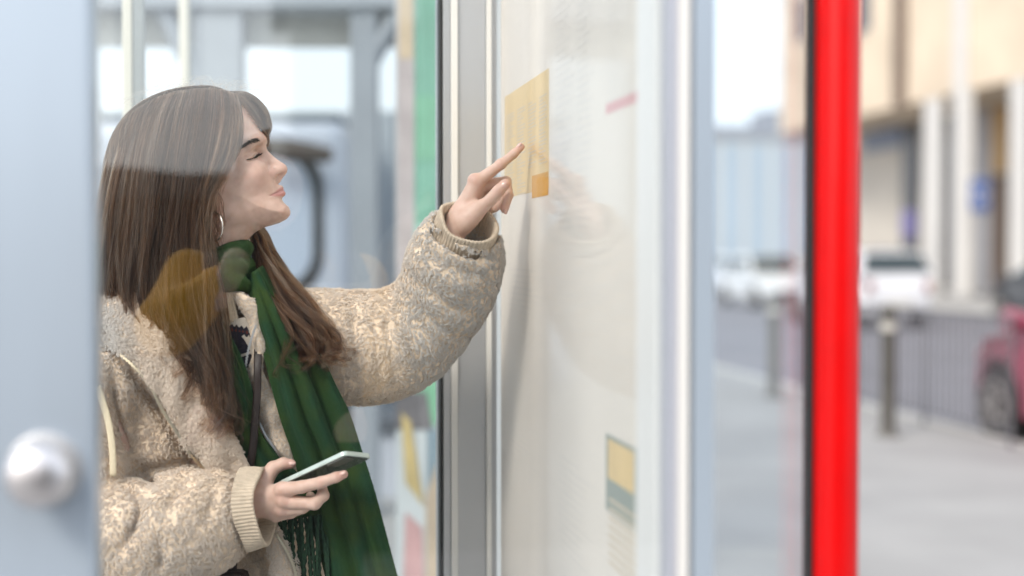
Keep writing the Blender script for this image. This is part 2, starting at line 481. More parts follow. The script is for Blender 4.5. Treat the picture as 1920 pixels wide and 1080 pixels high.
sign_square(1705, 420, .5, .9, M_spur, 'purple upright sign beside the second pale column', 47.0)

# far pale office block at the end of the side street
M_blue = mat('pale_blue_glass', (0.36, 0.43, 0.50), 0.35, var=0.1, scale=.08)
M_cladd = mat('pale_cladding', (0.52, 0.52, 0.51), 0.6)
M_roofg = mat('slate_roof', (0.25, 0.26, 0.30), 0.7)
ob = thing('office_block', 'distant pale blue glass office block beyond the stone building', 'building', SF(150, 50, 0))
MB().sbox(140, 165, 38, 66, 0, 13.2).build('wall', M_cladd, ob)
MB().sbox(139.6, 165.4, 37.6, 66.4, 13.2, 14.4).build('roof', M_roofg, ob)
MB().sbox(148, 154, 53.5, 55.5, 14.4, 17).build('plant_room', M_roofg, ob)
for k in range(9):
    MB().sbox(139.9, 139.996, 40.2 + 2.8 * k, 42.1 + 2.8 * k, 1.2, 12.6).build('window', M_blue, ob)

# ================================================================ cars
M_tyre = mat('tyre_rubber', (0.02, 0.02, 0.02), 0.8)
M_rim = mat('alloy_rim', (0.42, 0.40, 0.38), 0.4, metal=.4)
M_cglass = mat('car_glass', (0.03, 0.045, 0.05), 0.08)
M_plastic = mat('black_trim', (0.03, 0.03, 0.03), 0.5)
M_lampg = mat('lamp_glass', (0.75, 0.75, 0.75), 0.15)
M_lampr = mat('tail_lamp_glass', (0.20, 0.03, 0.035), 0.2)
YAW = math.atan2(DV[1], DV[0])
M_lit = emit_mat('lit_headlight', (1.0, .86, .78), 14)
def car(label, col, s, o, group=None, lit=False, hs=1.0, flip=False, name='parked_car'):
    """built around its own base, nose along +x"""
    p = SF(s, o, -0.125)
    r = thing(name, label, 'car', p, group); r.rotation_euler = (0, 0, YAW + (math.pi if flip else 0))
    M = mat('car_paint', col, 0.28, coat=.8, var=.04, scale=2)
    def child(mb, nm, m, parent=None, bevel=0, smooth=False):
        ob_ = mb.build(nm, m, None, smooth, bevel); ob_.parent = parent or r; return ob_
    W = .86
    def arch(cx):
        return [(cx + .37 * math.cos(t), .31 + .37 * math.sin(t)) for t in np.linspace(math.pi - .0, 0, 9)]
    prof = [(-2.02, .28), (-1.69, .28)] + arch(-1.3)[1:-1] + [(-.93, .24), (.93, .24)] + arch(1.3)[1:-1] + [(1.68, .28), (1.88, .28), (1.96, .5), (1.88, .68), (1.58, .83), (.85, .97), (-1.95, 1.0), (-2.06, .85), (-2.09, .55)]
    child(MB().prism([(x, z * hs) for x, z in prof], lambda u, v, d: (u, d * (1 - .24 * max(0, (abs(u) - 1.35) / .7) ** 1.6), v), W, -W), 'body', M, bevel=.045)
    cab = [(-1.97, .98), (-1.72, 1.40), (-.7, 1.48), (.15, 1.44), (1.0, .95)]
    vs = [(x, sgn * (W - .03 if z < 1.0 else .60), z * hs) for sgn in (1, -1) for x, z in cab]
    child(MB().add(vs, [(0, 1, 2, 3, 4), (9, 8, 7, 6, 5)] + [(i, i + 5, (i + 1) % 5 + 5, (i + 1) % 5) for i in range(5)]), 'cabin', M, bevel=.03)
    def quad(a, nm, m): return child(MB().prism(*a), nm, m)
    def side(x0, x1, x2, x3, sg, nm):
        f = lambda x, t: (x, sg * ((W - .03) * (1 - t) + .60 * t + .006), (.98 + t * .46) * hs)
        child(MB().add([f(x0, .08), f(x1, .08), f(x2, .86), f(x3, .86)], [(0, 1, 2, 3) if sg < 0 else (3, 2, 1, 0)]), nm, M_cglass)
    for sg in (1, -1):
        side(-.42, .82, .18, -.42, sg, 'side_window'); side(-1.72, -.5, -.5, -1.5, sg, 'side_window')
        child(MB().cyl((.82, sg * (W + .02), 1.0 * hs), (.82, sg * (W + .17), 1.02 * hs), .07, .09, 10), 'door_mirror', M, smooth=True)
        child(MB().box((1.66, sg * .56 - .15, .62 * hs), (1.925, sg * .56 + .15, .72 * hs)), 'headlight', M_lit if lit else M_lampg, bevel=.03)
        child(MB().box((-2.105, sg * .60 - .07, .68 * hs), (-1.98, sg * .60 + .07, .88 * hs)), 'tail_light', M_lampr, bevel=.02)
    child(MB().add([(.96, -.72, .99 * hs), (.96, .72, .99 * hs), (.22, .56, 1.425 * hs), (.22, -.56, 1.425 * hs)], [(0, 1, 2, 3)]), 'windscreen', M_cglass).location = (.02, 0, .012)
    child(MB().add([(-1.965, .72, 1.03 * hs), (-1.965, -.72, 1.03 * hs), (-1.755, -.58, 1.36 * hs), (-1.755, .58, 1.36 * hs)], [(0, 1, 2, 3)]), 'rear_window', M_cglass).location = (-.02, 0, .006)
    child(MB().box((-2.10, -.27, .42 * hs), (-2.085, .27, .54 * hs)), 'number_plate', mat('plate', (.55, .53, .48), .5))
    child(MB().box((1.88, -.45, .34), (1.955, .45, .5)), 'grille', M_plastic)
    for cx in (-1.3, 1.3):
        for sg in (1, -1):
            w = child(MB().lathe([(.20, -.10), (.30, -.09), (.318, -.04), (.318, .04), (.30, .09), (.20, .10)], (cx, sg * (W - .1), .318), (0, 1, 0), 24), 'wheel', M_tyre, smooth=True)
            rm = MB().lathe([(.21, -.03), (.205, .03), (.19, .035), (.185, 0), (.06, 0), (.055, .05), (.0, .055)], (cx, sg * (W - .01) - (0 if sg > 0 else 0), .318), (0, sg, 0), 24)
            rim = child(rm, 'rim', M_rim, w, smooth=True)
            for q in range(5):
                a = 2 * math.pi * q / 5
                sp = MB().cyl((cx + .05 * math.cos(a), sg * (W + .03), .318 + .05 * math.sin(a)), (cx + .20 * math.cos(a), sg * (W + .015), .318 + .20 * math.sin(a)), .028, .02, 6)
                child(sp, 'spoke', M_rim, w)
    return r
car('red hatchback parked at the kerb behind the guard railing', (0.34, 0.06, 0.11), 8.95, 6.42)  # pinkish tint puts the sky's sheen into the red paint
car('white hatchback seen from behind on the road beside the red pole', (0.66, 0.66, 0.68), 28.2, 12.15, hs=1.10)
car('white car parked far off in front of the pale office block', (0.78, 0.80, 0.84), 47, 16.0, flip=True, lit=True)
car('grey car far down the road behind the white ones', (0.22, 0.25, 0.30), 60, 18.6)
car('white car mostly hidden behind the red pole', (0.78, 0.78, 0.78), 38.5, 13.9, flip=True)
car('black car parked by the columns at the right edge', (0.02, 0.02, 0.025), 28.3, 17.0)
yb = thing('bin', 'yellow rounded bin standing under the columns', 'litter bin', P(1917, 560, 44))
pb = P(1920, 560, 44)
MB().lathe([(.24, 0), (.27, .2), (.27, .95), (.24, 1.1), (.12, 1.22)], (pb[0], pb[1], 0.0), n=20).build('bin_body', mat('yellow_plastic', (0.75, 0.58, 0.02), .5), yb, smooth=True)
MB().lathe([(.285, .82), (.285, .9)], (pb[0], pb[1], 0.0), n=20).build('band', M_plastic, yb, smooth=True)

# ================================================================ bollards and railing by the kerb
M_boll = mat('bollard_grey', (0.20, 0.195, 0.18), 0.5, var=.15, scale=6)
M_band = mat('bollard_band', (0.55, 0.53, 0.48), 0.5)
def bollard(px, Z, label, col):
    c = P(px, 600, Z); c[2] = 0
    r = thing('bollard', label, 'bollard', c, 'bollards along the kerb')
    MB().lathe([(.075, 0), (.075, .02), (.062, .05), (.058, .12), (.058, .88), (.066, .90), (.066, .95), (.05, .985), (.0, 1.0)], c, n=24).build('post', col, r, smooth=True)
    MB().lathe([(.0605, .80), (.0605, .86)], c, n=24).build('reflective_band', M_band, r, smooth=True)
    MB().lathe([(.105, .0), (.105, .012), (.085, .02)], c, n=24).build('base_plate', M_boll, r, smooth=True)
bollard(1666, 10.7, 'dark grey bollard just right of the red pole', mat('bollard_dark', (0.095, 0.09, 0.08), 0.5, var=.15, scale=6))
bollard(1451, 13.6, 'pale grey bollard seen left of the red pole', mat('bollard_pale', (0.17, 0.165, 0.155), 0.5, var=.12, scale=6))
rl = thing('guard_railing', 'thin grey guard railing along the kerb by the red car', 'railing', SF(12, 5.2, 0))
M_rail = mat('galvanised', (0.17, 0.17, 0.185), .45, metal=.3)
MB().sbox(9.3, 13.4, 5.185, 5.215, .90, .93).build('top_rail', M_rail, rl)
MB().sbox(9.3, 13.4, 5.19, 5.21, .10, .12).build('bottom_rail', M_rail, rl)
for k in range(40):
    s_ = 9.35 + k * .104
    MB().cyl(SF(s_, 5.2, .0 if k % 13 == 0 else .12), SF(s_, 5.2, .90), .016 if k % 13 == 0 else .010, n=8, cap=False).build('bar', M_rail, rl, smooth=True)

# ================================================================ shelter: near post, panes, far post, timetable case, red pole
M_steel = mat('pale_blue_steel', (0.48, 0.56, 0.65), 0.30, metal=.35, var=.05, scale=5, stretch=(1, 1, .2))
M_alu = mat('anodised_aluminium', (0.54, 0.55, 0.57), 0.38, metal=.55, var=.05, scale=12, stretch=(1, 1, .05))
M_bead = mat('bright_bead', (0.84, 0.83, 0.80), 0.35, var=.03, scale=9, stretch=(1, 1, .1))
M_gask = mat('black_gasket', (0.015, 0.015, 0.015), 0.6)
M_chrome = mat('brushed_chrome', (0.70, 0.68, 0.69), 0.36, metal=1.0)
M_glass = glass_mat('shelter_glass', 1.68)
M_glass2 = glass_mat('far_glass', 1.5)
M_cream = mat('cream_enamel', (0.78, 0.74, 0.64), 0.4)
SP = 1.65
def o_of(px, s):
    """lateral position where the sight line through photo column px meets distance s along the street"""
    xc = (px - 960) / FPX
    Y = s / (.9857 - .16854 * xc)
    return .9857 * xc * Y + .16854 * Y
oL = o_of(181, SP)
shel = thing('bus_shelter', 'steel and glass bus shelter around the woman, with a pale blue post and clear panes', 'bus shelter', SF(2.3, .1, 0))
cpost = MB().sbox(SP - .03, SP + .03, oL - .26, oL, 0, 2.5).build('corner_post', M_steel, shel, bevel=.006)
kc = P(80, 884, 1.54); ks, ko = sf_of(kc)
KP = np.array(SF(SP - .03, ko, kc[2]))
MB().lathe([(.030, 0), (.030, .004), (.017, .008), (.015, .024), (.026, .030), (.0335, .040), (.0355, .050), (.0335, .060), (.026, .067), (.014, .071), (.0, .072)], KP, (-DV[0], -DV[1], 0), 36).build('knob', M_chrome, cpost, smooth=True)
MB().lathe([(.041, .0005), (.041, .003), (.036, .005)], KP, (-DV[0], -DV[1], 0), 36).build('knob_rose', M_alu, cpost, smooth=True)
MB().sbox(SP - .005, SP + .005, oL + .002, .472, .06, 2.45).build('glass_pane', M_glass, shel)
# timetable case on the right-hand wall
tc = thing('timetable_case', 'wall-mounted timetable case with faint printed sheets behind glass', 'notice board', SF(2.4, .5, 0))
GO = 0.4746
M_paper = mat('poster_paper', (0.93, 0.87, 0.80), 0.7, var=.03, scale=3)
MB().sbox(1.78, 2.985, GO + .012, GO + .05, .35, 2.35).build('backing_sheet', M_paper, tc)
MB().sbox(1.78, 2.985, GO, GO + .005, .35, 2.35).build('glass_cover', glass_mat('case_glass', 1.5, (.99, .99, .99), .06, .34), tc)
M_white2 = mat('white_frame', (0.92, 0.92, 0.92), 0.35)
MB().sbox(1.674, 1.766, GO - .012, GO + .055, .2, 2.5).build('frame_stile', M_white2, tc, bevel=.003)
MB().sbox(1.779, 2.985, GO - .012, GO + .055, 2.35, 2.5).build('frame_rail', M_white2, tc)
MB().sbox(1.779, 2.985, GO - .012, GO + .055, .2, .35).build('frame_rail', M_white2, tc)
# near end post of the case: stepped aluminium profile facing the camera
for (a, b, ds, m, nm) in [(1247, 1271, .0, mat('lavender_steel', (0.56, 0.58, 0.66), .4, metal=.2), 'post_face'), (1271, 1289, .006, M_bead, 'post_bead'), (1289, 1298, .0, M_alu, 'post_groove'), (1298, 1338, .004, M_steel, 'post_face')]:
    MB().sbox(1.652 - ds, 1.672, o_of(a, 1.652) + .0005, o_of(b, 1.652) - .0005, 0, 2.5).build(nm, m, tc)
MB().sbox(1.674, 1.76, o_of(1247, 1.652) + .03, o_of(1338, 1.652) - .003, 0, 2.5).build('post_core', M_alu, tc)
M_orange = mat('orange_print', (0.90, 0.68, 0.36), .7, var=.06, scale=18, stretch=(1, 1, .3))
M_orange2 = mat('deep_orange_print', (0.80, 0.40, 0.05), .7)
M_pink = mat('red_print', (0.80, 0.46, 0.47), .7)
M_line = mat('grey_print', (0.76, 0.66, 0.52), .7)
M_line2 = mat('faint_print', (0.885, 0.835, 0.78), .7)
M_green = mat('grey_green_print', (0.36, 0.41, 0.38), .7)
def bz(px, py):
    Z = 1284.3 / (px - 504); X = .4815 - .17098 * Z
    return -.16854 * X + .9857 * Z, P(px, py, Z)[2]
def print_rect(px0, py0, px1, py1, m, nm, lift=.0002):
    s0, z0 = bz(px0, py0); s1, _ = bz(px1, py1); z1 = bz(px0, py1)[1]
    return MB().sbox(min(s0, s1), max(s0, s1), GO + .0119 - lift, GO + .012 - lift, min(z0, z1), max(z0, z1)).build(nm, m, tc)
print_rect(936, 182, 1017, 372, M_orange, 'orange_timetable')
print_rect(986, 330, 1016, 372, M_orange2, 'orange_block', .0004)
print_rect(1121, 196, 1199, 215, M_pink, 'red_heading')
print_rect(1122, 812, 1197, 955, M_green, 'leaflet')
print_rect(1126, 822, 1174, 896, M_orange, 'leaflet_picture', .0004)
lt = MB(); lt2 = MB()
def line_bar(mb, px0, px1, z, h, lift):
    s0, _ = bz(px0, 400); s1, _ = bz(px1, 400)
    mb.sbox(min(s0, s1), max(s0, s1), GO + .0119 - lift, GO + .012 - lift, z, z + h)
for k in range(8): line_bar(lt, 1128, 1194, .93 + .013 * k, .005, .0006)
r2 = random.Random(3)
z0a = P(977, 372, 2.72)[2]; z1a = P(977, 182, 2.72)[2]
for k in range(26):
    zz = z0a + .01 + k * (z1a - z0a - .02) / 26
    a = 940
    for c_ in range(2 if k < 7 else 4): line_bar(lt, 939 + 20 * c_, 939 + 20 * c_ + r2.choice((8, 12, 15)), zz, .0026, .0006)
for col_ in ((1028, 1062), (1068, 1100)):
    for k in range(30):
        line_bar(lt2, col_[0], col_[0] + r2.uniform(.5, 1) * (col_[1] - col_[0]), 1.42 + .013 * k, .005, .0003)
for k in range(16): line_bar(lt2, 1125, 1125 + r2.uniform(30, 72), 1.60 + .012 * k, .004, .0003)
for k in range(34): line_bar(lt2, 945, 945 + r2.uniform(30, 75), .95 + .012 * k, .003, .0003)
for k in range(12): line_bar(lt2, 1036, 1036 + r2.uniform(30, 72), .88 + .014 * k, .004, .0003)
for mb_, m_ in ((lt, M_line), (lt2, M_line2)):
    o_ = mb_.build('printed_lines', m_, tc); o_['kind'] = 'stuff'
# far post: grey face between two bright beads, gasket and far pane
fp = MB().sbox(3.052, 3.09, o_of(826, 3.0), o_of(931, 3.0), 0, 2.6).build('frame_post', M_alu, shel)
for (a, b, d_, m, nm) in [(825, 831, .003, M_gask, 'gasket'), (831, 845, 0, M_alu, 'edge_strip'), (845, 858, -.008, M_bead, 'bead'), (858, 911, 0, M_alu, 'face_panel'), (911, 921, -.010, M_bead, 'bead'), (921, 932, .002, M_alu, 'edge_strip')]:
    MB().sbox(3.0 + d_, 3.05, o_of(a, 3.0) + .0003, o_of(b, 3.0) - .0003, 0, 2.6).build(nm, m, fp, bevel=.001)
MB().sbox(3.03, 3.04, -.9, o_of(825, 3.0) - .001, .1, 2.5).build('glass_pane', M_glass2, shel)
# slim posts behind her head
def slim(px0, px1, s, label, split):
    a, b = o_of(px0, s), o_of(px1, s); mid = a + (b - a) * split
    r = thing('slim_post', label, 'post', SF(s, (a + b) / 2, 0), 'slim posts behind the woman')
    MB().sbox(s, s + .05, a, mid, 0, 2.7).build('light_side', M_cream, r, bevel=.003)
    MB().sbox(s + .004, s + .05, mid + .001, b, 0, 2.7).build('grey_side', mat('post_grey', (0.36, 0.38, 0.38), .5, metal=.3), r, bevel=.003)
slim(232, 272, 3.6, 'thicker cream and grey post rising behind her hair', .45)
slim(338, 360, 4.6, 'thinner cream post rising behind the top of her head', .8)
MB().cyl(SF(1.7, o_of(186, 1.7), 0), SF(1.7, o_of(186, 1.7), 2.5), .0018, n=8).build('glass_edge_glint', M_bead, shel, smooth=True)  # pale rod drawn as the highlight along the pane edge
# red pole with its glass screen
rp = P(1567, 540, 1.9); rs, ro = sf_of(rp)
pole = thing('bus_stop_pole', 'bright glossy red round pole standing on the pavement', 'pole', SF(rs, ro, 0))
M_red = mat('red_gloss', (0.74, 0.001, 0.002), 0.32, coat=.12, var=.06, scale=14, spec=.3)
rr = 44 * 1.9 / FPX
MB().cyl(SF(rs, ro, .02), SF(rs, ro, 3.2), rr, n=48).build('tube', M_red, pole, smooth=True)
MB().lathe([(.07, 0), (.07, .012), (.04, .03)], SF(rs, ro, 0), n=32).build('base_flange', M_red, pole, smooth=True)
og = o_of(1521, rs - .0)
MB().sbox(rs - .006, rs + .02, og - .0022, og + .0018, .05, 2.6).build('glazing_gasket', M_gask, pole)
a = np.array(SF(1.70, o_of(1340, 1.70), 0)); b = np.array(SF(rs + .004, og - .0026, 0))
n_ = np.array([-(b - a)[1], (b - a)[0], 0]); n_ /= np.linalg.norm(n_); n_ *= .004
up = np.array([0, 0, 1.])
sc = MB().hexa([a - n_ + up * .08, b - n_ + up * .08, b + n_ + up * .08, a + n_ + up * .08, a - n_ + up * 2.5, b - n_ + up * 2.5, b + n_ + up * 2.5, a + n_ + up * 2.5]).build('side_screen', glass_mat('screen_glass', 1.5, (.93, .965, .985)))
tag(sc, 'clear glass screen between the white case and the red pole', 'glass pane')

# ================================================================ behind the shelter: canopy, minibus, poster panel
M_cgrey = mat('canopy_grey', (0.30, 0.33, 0.37), .5, metal=.2, var=.06, scale=4)
cn = thing('canopy', 'grey steel canopy with cream fascia and slanting braces behind the shelter', 'canopy', SF(7.4, -1, 0))
def lx(px, Y): return (px - 960) / FPX * Y
def zz(py, Y): return P(960, py, Y)[2]
YC = 7.4
def cbox(px0, px1, py0, py1, Y, d, m, nm, par, bevel=0):
    return MB().box((lx(px0, Y), Y, min(zz(py0, Y), zz(py1, Y))), (lx(px1, Y), Y + d, max(zz(py0, Y), zz(py1, Y)))).build(nm, m, par, bevel=bevel)
for (a, b) in ((365, 455), (657, 708)):
    MB().box((lx(a, YC), YC, 0), (lx(b, YC), YC + .14, zz(12, YC) - .002)).build('column', M_cgrey, cn, bevel=.01)
cbox(100, 1000, -40, 12, YC - .05, .3, M_cgrey, 'beam', cn)
cbox(100, 822, 22, 86, YC + .2, .08, mat('cream_fascia', (0.66, 0.665, 0.63), .6), 'fascia_board', cn)
def strut(p0, p1, Y, w, nm):
    a = Vector(P(*p0, Y)); b = Vector(P(*p1, Y))
    MB().cyl(a, b, w, n=12).build(nm, M_cgrey, cn, smooth=True)
strut((690, 125), (768, -20), YC + .05, .05, 'brace'); strut((368, 150), (290, -20), YC + .05, .05, 'brace')
structure  # noqa
mbv = thing('minibus', 'white minibus parked behind the shelter, its black-framed rear window to the camera', 'minibus', (lx(440, 10), 11, 0))
YB = 10.0
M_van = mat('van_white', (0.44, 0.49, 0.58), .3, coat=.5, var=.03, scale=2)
x0, x1 = lx(150, YB), lx(650, YB)
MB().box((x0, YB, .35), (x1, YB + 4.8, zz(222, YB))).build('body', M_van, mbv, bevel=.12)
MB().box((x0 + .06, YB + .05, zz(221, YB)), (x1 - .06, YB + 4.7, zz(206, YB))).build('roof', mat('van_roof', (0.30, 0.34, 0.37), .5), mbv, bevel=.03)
def rring(cx, cz, hw_, hh, rad, t, n=8):
    out = []
    for (sx, sz, a0) in ((1, 1, 0), (-1, 1, 90), (-1, -1, 180), (1, -1, 270)):
        for k in range(n + 1):
            a = math.radians(a0 + 90 * k / n)
            out.append((cx + sx * (hw_ - rad) + (rad + t) * math.cos(a), cz + sz * (hh - rad) + (rad + t) * math.sin(a)))
    return out
wx, wz = lx(470, YB), zz(415, YB)
whw, whh = lx(606, YB) - wx, zz(268, YB) - wz
inn = rring(wx, wz, whw - .07, whh - .09, .25, 0); out = rring(wx, wz, whw, whh, .32, 0)
n = len(inn); vs = [(u, YB - .02, v) for u, v in out] + [(u, YB - .02, v) for u, v in inn] + [(u, YB + .002, v) for u, v in out]
fs = [(i, (i + 1) % n, n + (i + 1) % n, n + i) for i in range(n)] + [(i, 2 * n + i, 2 * n + (i + 1) % n, (i + 1) % n) for i in range(n)]
wf = MB().add(vs, fs).build('rear_window', M_gask, mbv)
MB().add([(u, YB - .006, v) for u, v in inn], [tuple(range(n))]).build('pane', mat('bus_glass', (.40, .47, .58), .12), wf)  # pale blue base puts the reflected sky into the pane colour
MB().lathe([(.0, -.30), (.05, -.28), (.075, -.1), (.08, 0), (.075, .1), (.05, .28), (0, .30)], (lx(545, YB - .25), YB - .25, zz(287, YB)), (1, 0, -.12), 16).build('mirror_housing', mat('mirror_brown', (.07, .055, .045), .4), mbv, smooth=True)
for k, px in enumerate((190, 610)):
    MB().lathe([(.0, -.12), (.30, -.11), (.36, -.05), (.36, .05), (.30, .11), (0, .12)], (lx(px, YB) , YB + .9, .36), (1, 0, 0), 20).build('wheel', M_tyre, mbv, smooth=True)
MB().box((x0 + .2, YB - .05, .36), (x1 - .2, YB + .0, .62)).build('bumper', mat('van_bumper', (.25, .26, .28), .5), mbv, bevel=.02)
# pale kiosk wall
kw = thing('kiosk', 'pale grey panelled kiosk wall right of the minibus', 'kiosk', (lx(720, 12), 12, 0))
for k in range(6):
    a = 640 + 34 * k
    MB().box((lx(a, 12) + .003, 12 + .02 * (k % 2), 0), (lx(a + 34, 12) - .003, 13.5, zz(208, 12))).build('panel', mat('kiosk_panel', [(.38, .41, .46), (.47, .48, .50), (.33, .37, .41)][k % 3], .6), kw)
# colourful poster panel
YP = 5.2
ap = thing('poster_panel', 'tall poster panel with green, teal, yellow and pink shapes beside the far post', 'poster panel', (lx(780, YP), YP, 0))
MB().box((lx(742, YP), YP, 0), (lx(960, YP), YP + .08, 2.9)).build('panel', mat('poster_base', (.58, .62, .64), .5), ap, bevel=.004)
def shape(pts, m, nm, lift):
    vs = [P(x, y, YP - lift) for x, y in pts]
    MB().add(vs, [tuple(range(len(vs)))]).build(nm, m, ap)
cm = lambda n_, c_: mat(n_, c_, .55, var=.15, scale=5)
shape([(778, -60), (834, -60), (834, 420), (778, 420)], cm('poster_green', (.19, .42, .32)), 'green_field', .002)
shape([(778, 180), (834, 180), (834, 300), (778, 300)], cm('poster_leaf', (.20, .46, .31)), 'green_field', .004)
shape([(778, 420), (834, 420), (834, 800), (778, 800)], cm('poster_teal', (.34, .60, .52)), 'teal_field', .002)
shape([(778, 650), (834, 650), (834, 795), (778, 795)], cm('poster_green2', (.20, .46, .29)), 'green_field', .004)
shape([(744, -60), (776, -60), (776, 730), (744, 730)], cm('poster_blush', (.52, .46, .46)), 'blush_stripe', .002)
shape([(748, -60), (774, -60), (774, 110), (748, 110)], cm('poster_peach', (.62, .50, .36)), 'peach_patch', .004)
shape([(742, 735), (800, 735), (812, 805), (742, 805)], cm('poster_dark', (.16, .15, .16)), 'dark_patch', .006)
shape([(752, 772), (770, 790), (795, 950), (760, 905)], cm('poster_yellow', (.55, .43, .20)), 'yellow_bar', .008)
shape([(760, 960), (792, 990), (798, 1200), (752, 1200)], cm('poster_pink', (.55, .33, .33)), 'pink_patch', .004)
shape([(798, 930), (834, 830), (834, 1200), (800, 1200)], cm('poster_tan', (.50, .40, .30)), 'tan_patch', .006)
shape([(800, 805), (834, 805), (834, 850), (800, 930)], cm('poster_navy', (.22, .30, .36)), 'navy_patch', .004)
# low clutter of bags between panel and kiosk
bn = thing('stall_counter', 'low pale stall counter with a dark top beside the poster panel', 'stall', (lx(720, 8), 8, 0))
MB().box((lx(690, 8), 8, 0), (lx(775, 8), 8.6, zz(812, 8))).build('front', mat('stall_front', (.5, .53, .6), .6), bn)
MB().box((lx(684, 8), 7.96, zz(811, 8)), (lx(780, 8), 8.64, zz(785, 8))).build('top', mat('stall_top', (.10, .11, .13), .5), bn)

# ================================================================ behind the camera: wall and kiosk added to darken the pane's reflection
rb = thing('added_dark_wall', 'added low dark wall with coping behind the photographer, edging the sky mirrored in the pane', 'wall', SF(-3, -1, 0))  # added wall, gives the mirrored sky its lower edge
M_brick = mat('dark_brick', (0.055, 0.042, 0.04), .85, var=.25, scale=9)
MB().sbox(-3.3, -3.0, -2.6, .05, 0, 1.62).build('brickwork', M_brick, rb)
cop = MB().prism([(-2.65, 1.78), (-1.0, 1.755), (-.62, 1.75), (-.35, 1.722), (-.1, 1.73), (.05, 1.72), (.05, 1.622), (-2.65, 1.622)], lambda u, v, d: SF(d, u, v), -3.36, -2.94).build('coping', mat('coping_stone', (.10, .095, .09), .8), rb)
kb = thing('added_dark_kiosk', 'made-up dark green kiosk behind the photographer, keeping bright sky out of the pane reflection', 'kiosk', SF(-3.5, 2, 0))  # added tall block, blocks the sky from the right-hand reflection
MB().sbox(-5.2, -3.2, .12, 3.4, 0, 2.7).build('wall', mat('dark_green_paint', (.03, .045, .04), .5), kb)
MB().sbox(-5.4, -2.95, .02, 3.5, 2.702, 2.85).build('roof', mat('kiosk_roof', (.05, .05, .055), .6), kb)
for k in range(14):
    MB().sbox(-3.198, -3.17, .5, 3.0, .9 + .11 * k, .995 + .11 * k).build('shutter_slat', mat('shutter_slat', (.05, .06, .055), .45), kb)
# ================================================================ the woman
def attr_node(nt, name):
    n = nt.nodes.new('ShaderNodeAttribute'); n.attribute_name = name; return n
def mixrgb(nt, fac, a, b):
    m = nt.nodes.new('ShaderNodeMix'); m.data_type = 'RGBA'
    if isinstance(a, tuple): m.inputs['A'].default_value = (*a, 1)
    else: nt.links.new(a, m.inputs['A'])
    if isinstance(b, tuple): m.inputs['B'].default_value = (*b, 1)
    else: nt.links.new(b, m.inputs['B'])
    nt.links.new(fac, m.inputs['Factor']); return m.outputs['Result']
M_skin = mat('skin', (0.66, 0.46, 0.38), 0.46, bump=.12, bscale=900, spec=.4, sss=.25)
nt = M_skin.node_tree; b = nt.nodes['Principled BSDF']
nz = nt.nodes.new('ShaderNodeTexNoise'); nz.inputs['Scale'].default_value = 70; nz.inputs['Detail'].default_value = 6
tcn = nt.nodes.new('ShaderNodeTexCoord'); nt.links.new(tcn.outputs['Object'], nz.inputs['Vector'])
rp_ = nt.nodes.new('ShaderNodeValToRGB'); rp_.color_ramp.elements[0].position = .35; rp_.color_ramp.elements[1].position = .7
nt.links.new(nz.outputs['Fac'], rp_.inputs[0])
c0 = mixrgb(nt, rp_.outputs['Color'], (0.70, 0.50, 0.42), (0.62, 0.42, 0.34))
c1 = mixrgb(nt, attr_node(nt, 'blush').outputs['Fac'], c0, (0.62, 0.33, 0.275))
c2 = mixrgb(nt, attr_node(nt, 'lip').outputs['Fac'], c1, (0.56, 0.27, 0.25))
nt.links.new(c2, b.inputs['Base Color'])

woman = thing('person', 'woman in beige fleece coat and green scarf pointing at the timetable with one finger', 'person', (-.55, 2.67, 0))
BV, BF, BL, BB = [], [], [], []
def add_body(v, f, blush=None, lip=None):
    off = sum(len(x) for x in BV)
    BV.append(v); BF.append(f + off)
    BB.append(np.zeros(len(v)) if blush is None else blush); BL.append(np.zeros(len(v)) if lip is None else lip)
def mir(p): p = np.array(p, float); p[..., 1] = 2 * FOCUS - p[..., 1]; return p
def rotY(deg):      # rotation in the picture plane, counter-clockwise
    a = math.radians(deg); c, s = math.cos(a), math.sin(a)
    return np.array([[c, 0, -s], [0, 1, 0], [s, 0, c]])

# ---- head and neck
H = SDF(P(300, 575, 2.67) + [0, -.115, 0], P(562, 175, 2.67) + [0, .11, 0], .0018)
poly_px = [(458, 188), (472, 204), (482, 226), (488, 246), (490.5, 262), (489, 272), (497, 290), (507, 317), (516, 337), (521, 348), (524.5, 358), (527.5, 371), (534, 380), (541, 388), (544.2, 396), (543.5, 403), (537, 411), (524, 418), (508, 423), (491, 427.5), (476, 437), (461, 452), (449, 466), (443, 490), (440, 560),
           (345, 560), (335, 450), (325, 380), (305, 320), (318, 240), (375, 188), (430, 179)]
pw = np.array([Q(x, y)[[0, 2]] for x, y in poly_px])
GX, GZ = np.meshgrid(H.ax[0], H.ax[2], indexing='ij')
d2 = np.full(GX.shape, 1e9); ins = np.zeros(GX.shape, bool)
for i in range(len(pw)):
    a, b_ = pw[i], pw[(i + 1) % len(pw)]; ba = b_ - a
    t = np.clip(((GX - a[0]) * ba[0] + (GZ - a[1]) * ba[1]) / (ba @ ba), 0, 1)
    d2 = np.minimum(d2, np.hypot(GX - a[0] - t * ba[0], GZ - a[1] - t * ba[1]))
    cr = ((a[1] > GZ) != (b_[1] > GZ)) & (GX < (b_[0] - a[0]) * (GZ - a[1]) / (b_[1] - a[1] + 1e-12) + a[0])
    ins ^= cr
e2 = np.where(ins, d2, -d2)                               # depth inside the profile
PXg = 960 + GX * 998.9; PYg = 475 - (GZ - CAM_H) * 998.9
tt = ((PXg - 489) * 51 + (PYg - 258) * 147) / 24210.0
hw = np.interp(tt, [-.6, -.3, 0, .25, .45, .62, .8, .95, 1.05, 1.3], [.062, .070, .072, .072, .070, .063, .055, .046, .043, .047])
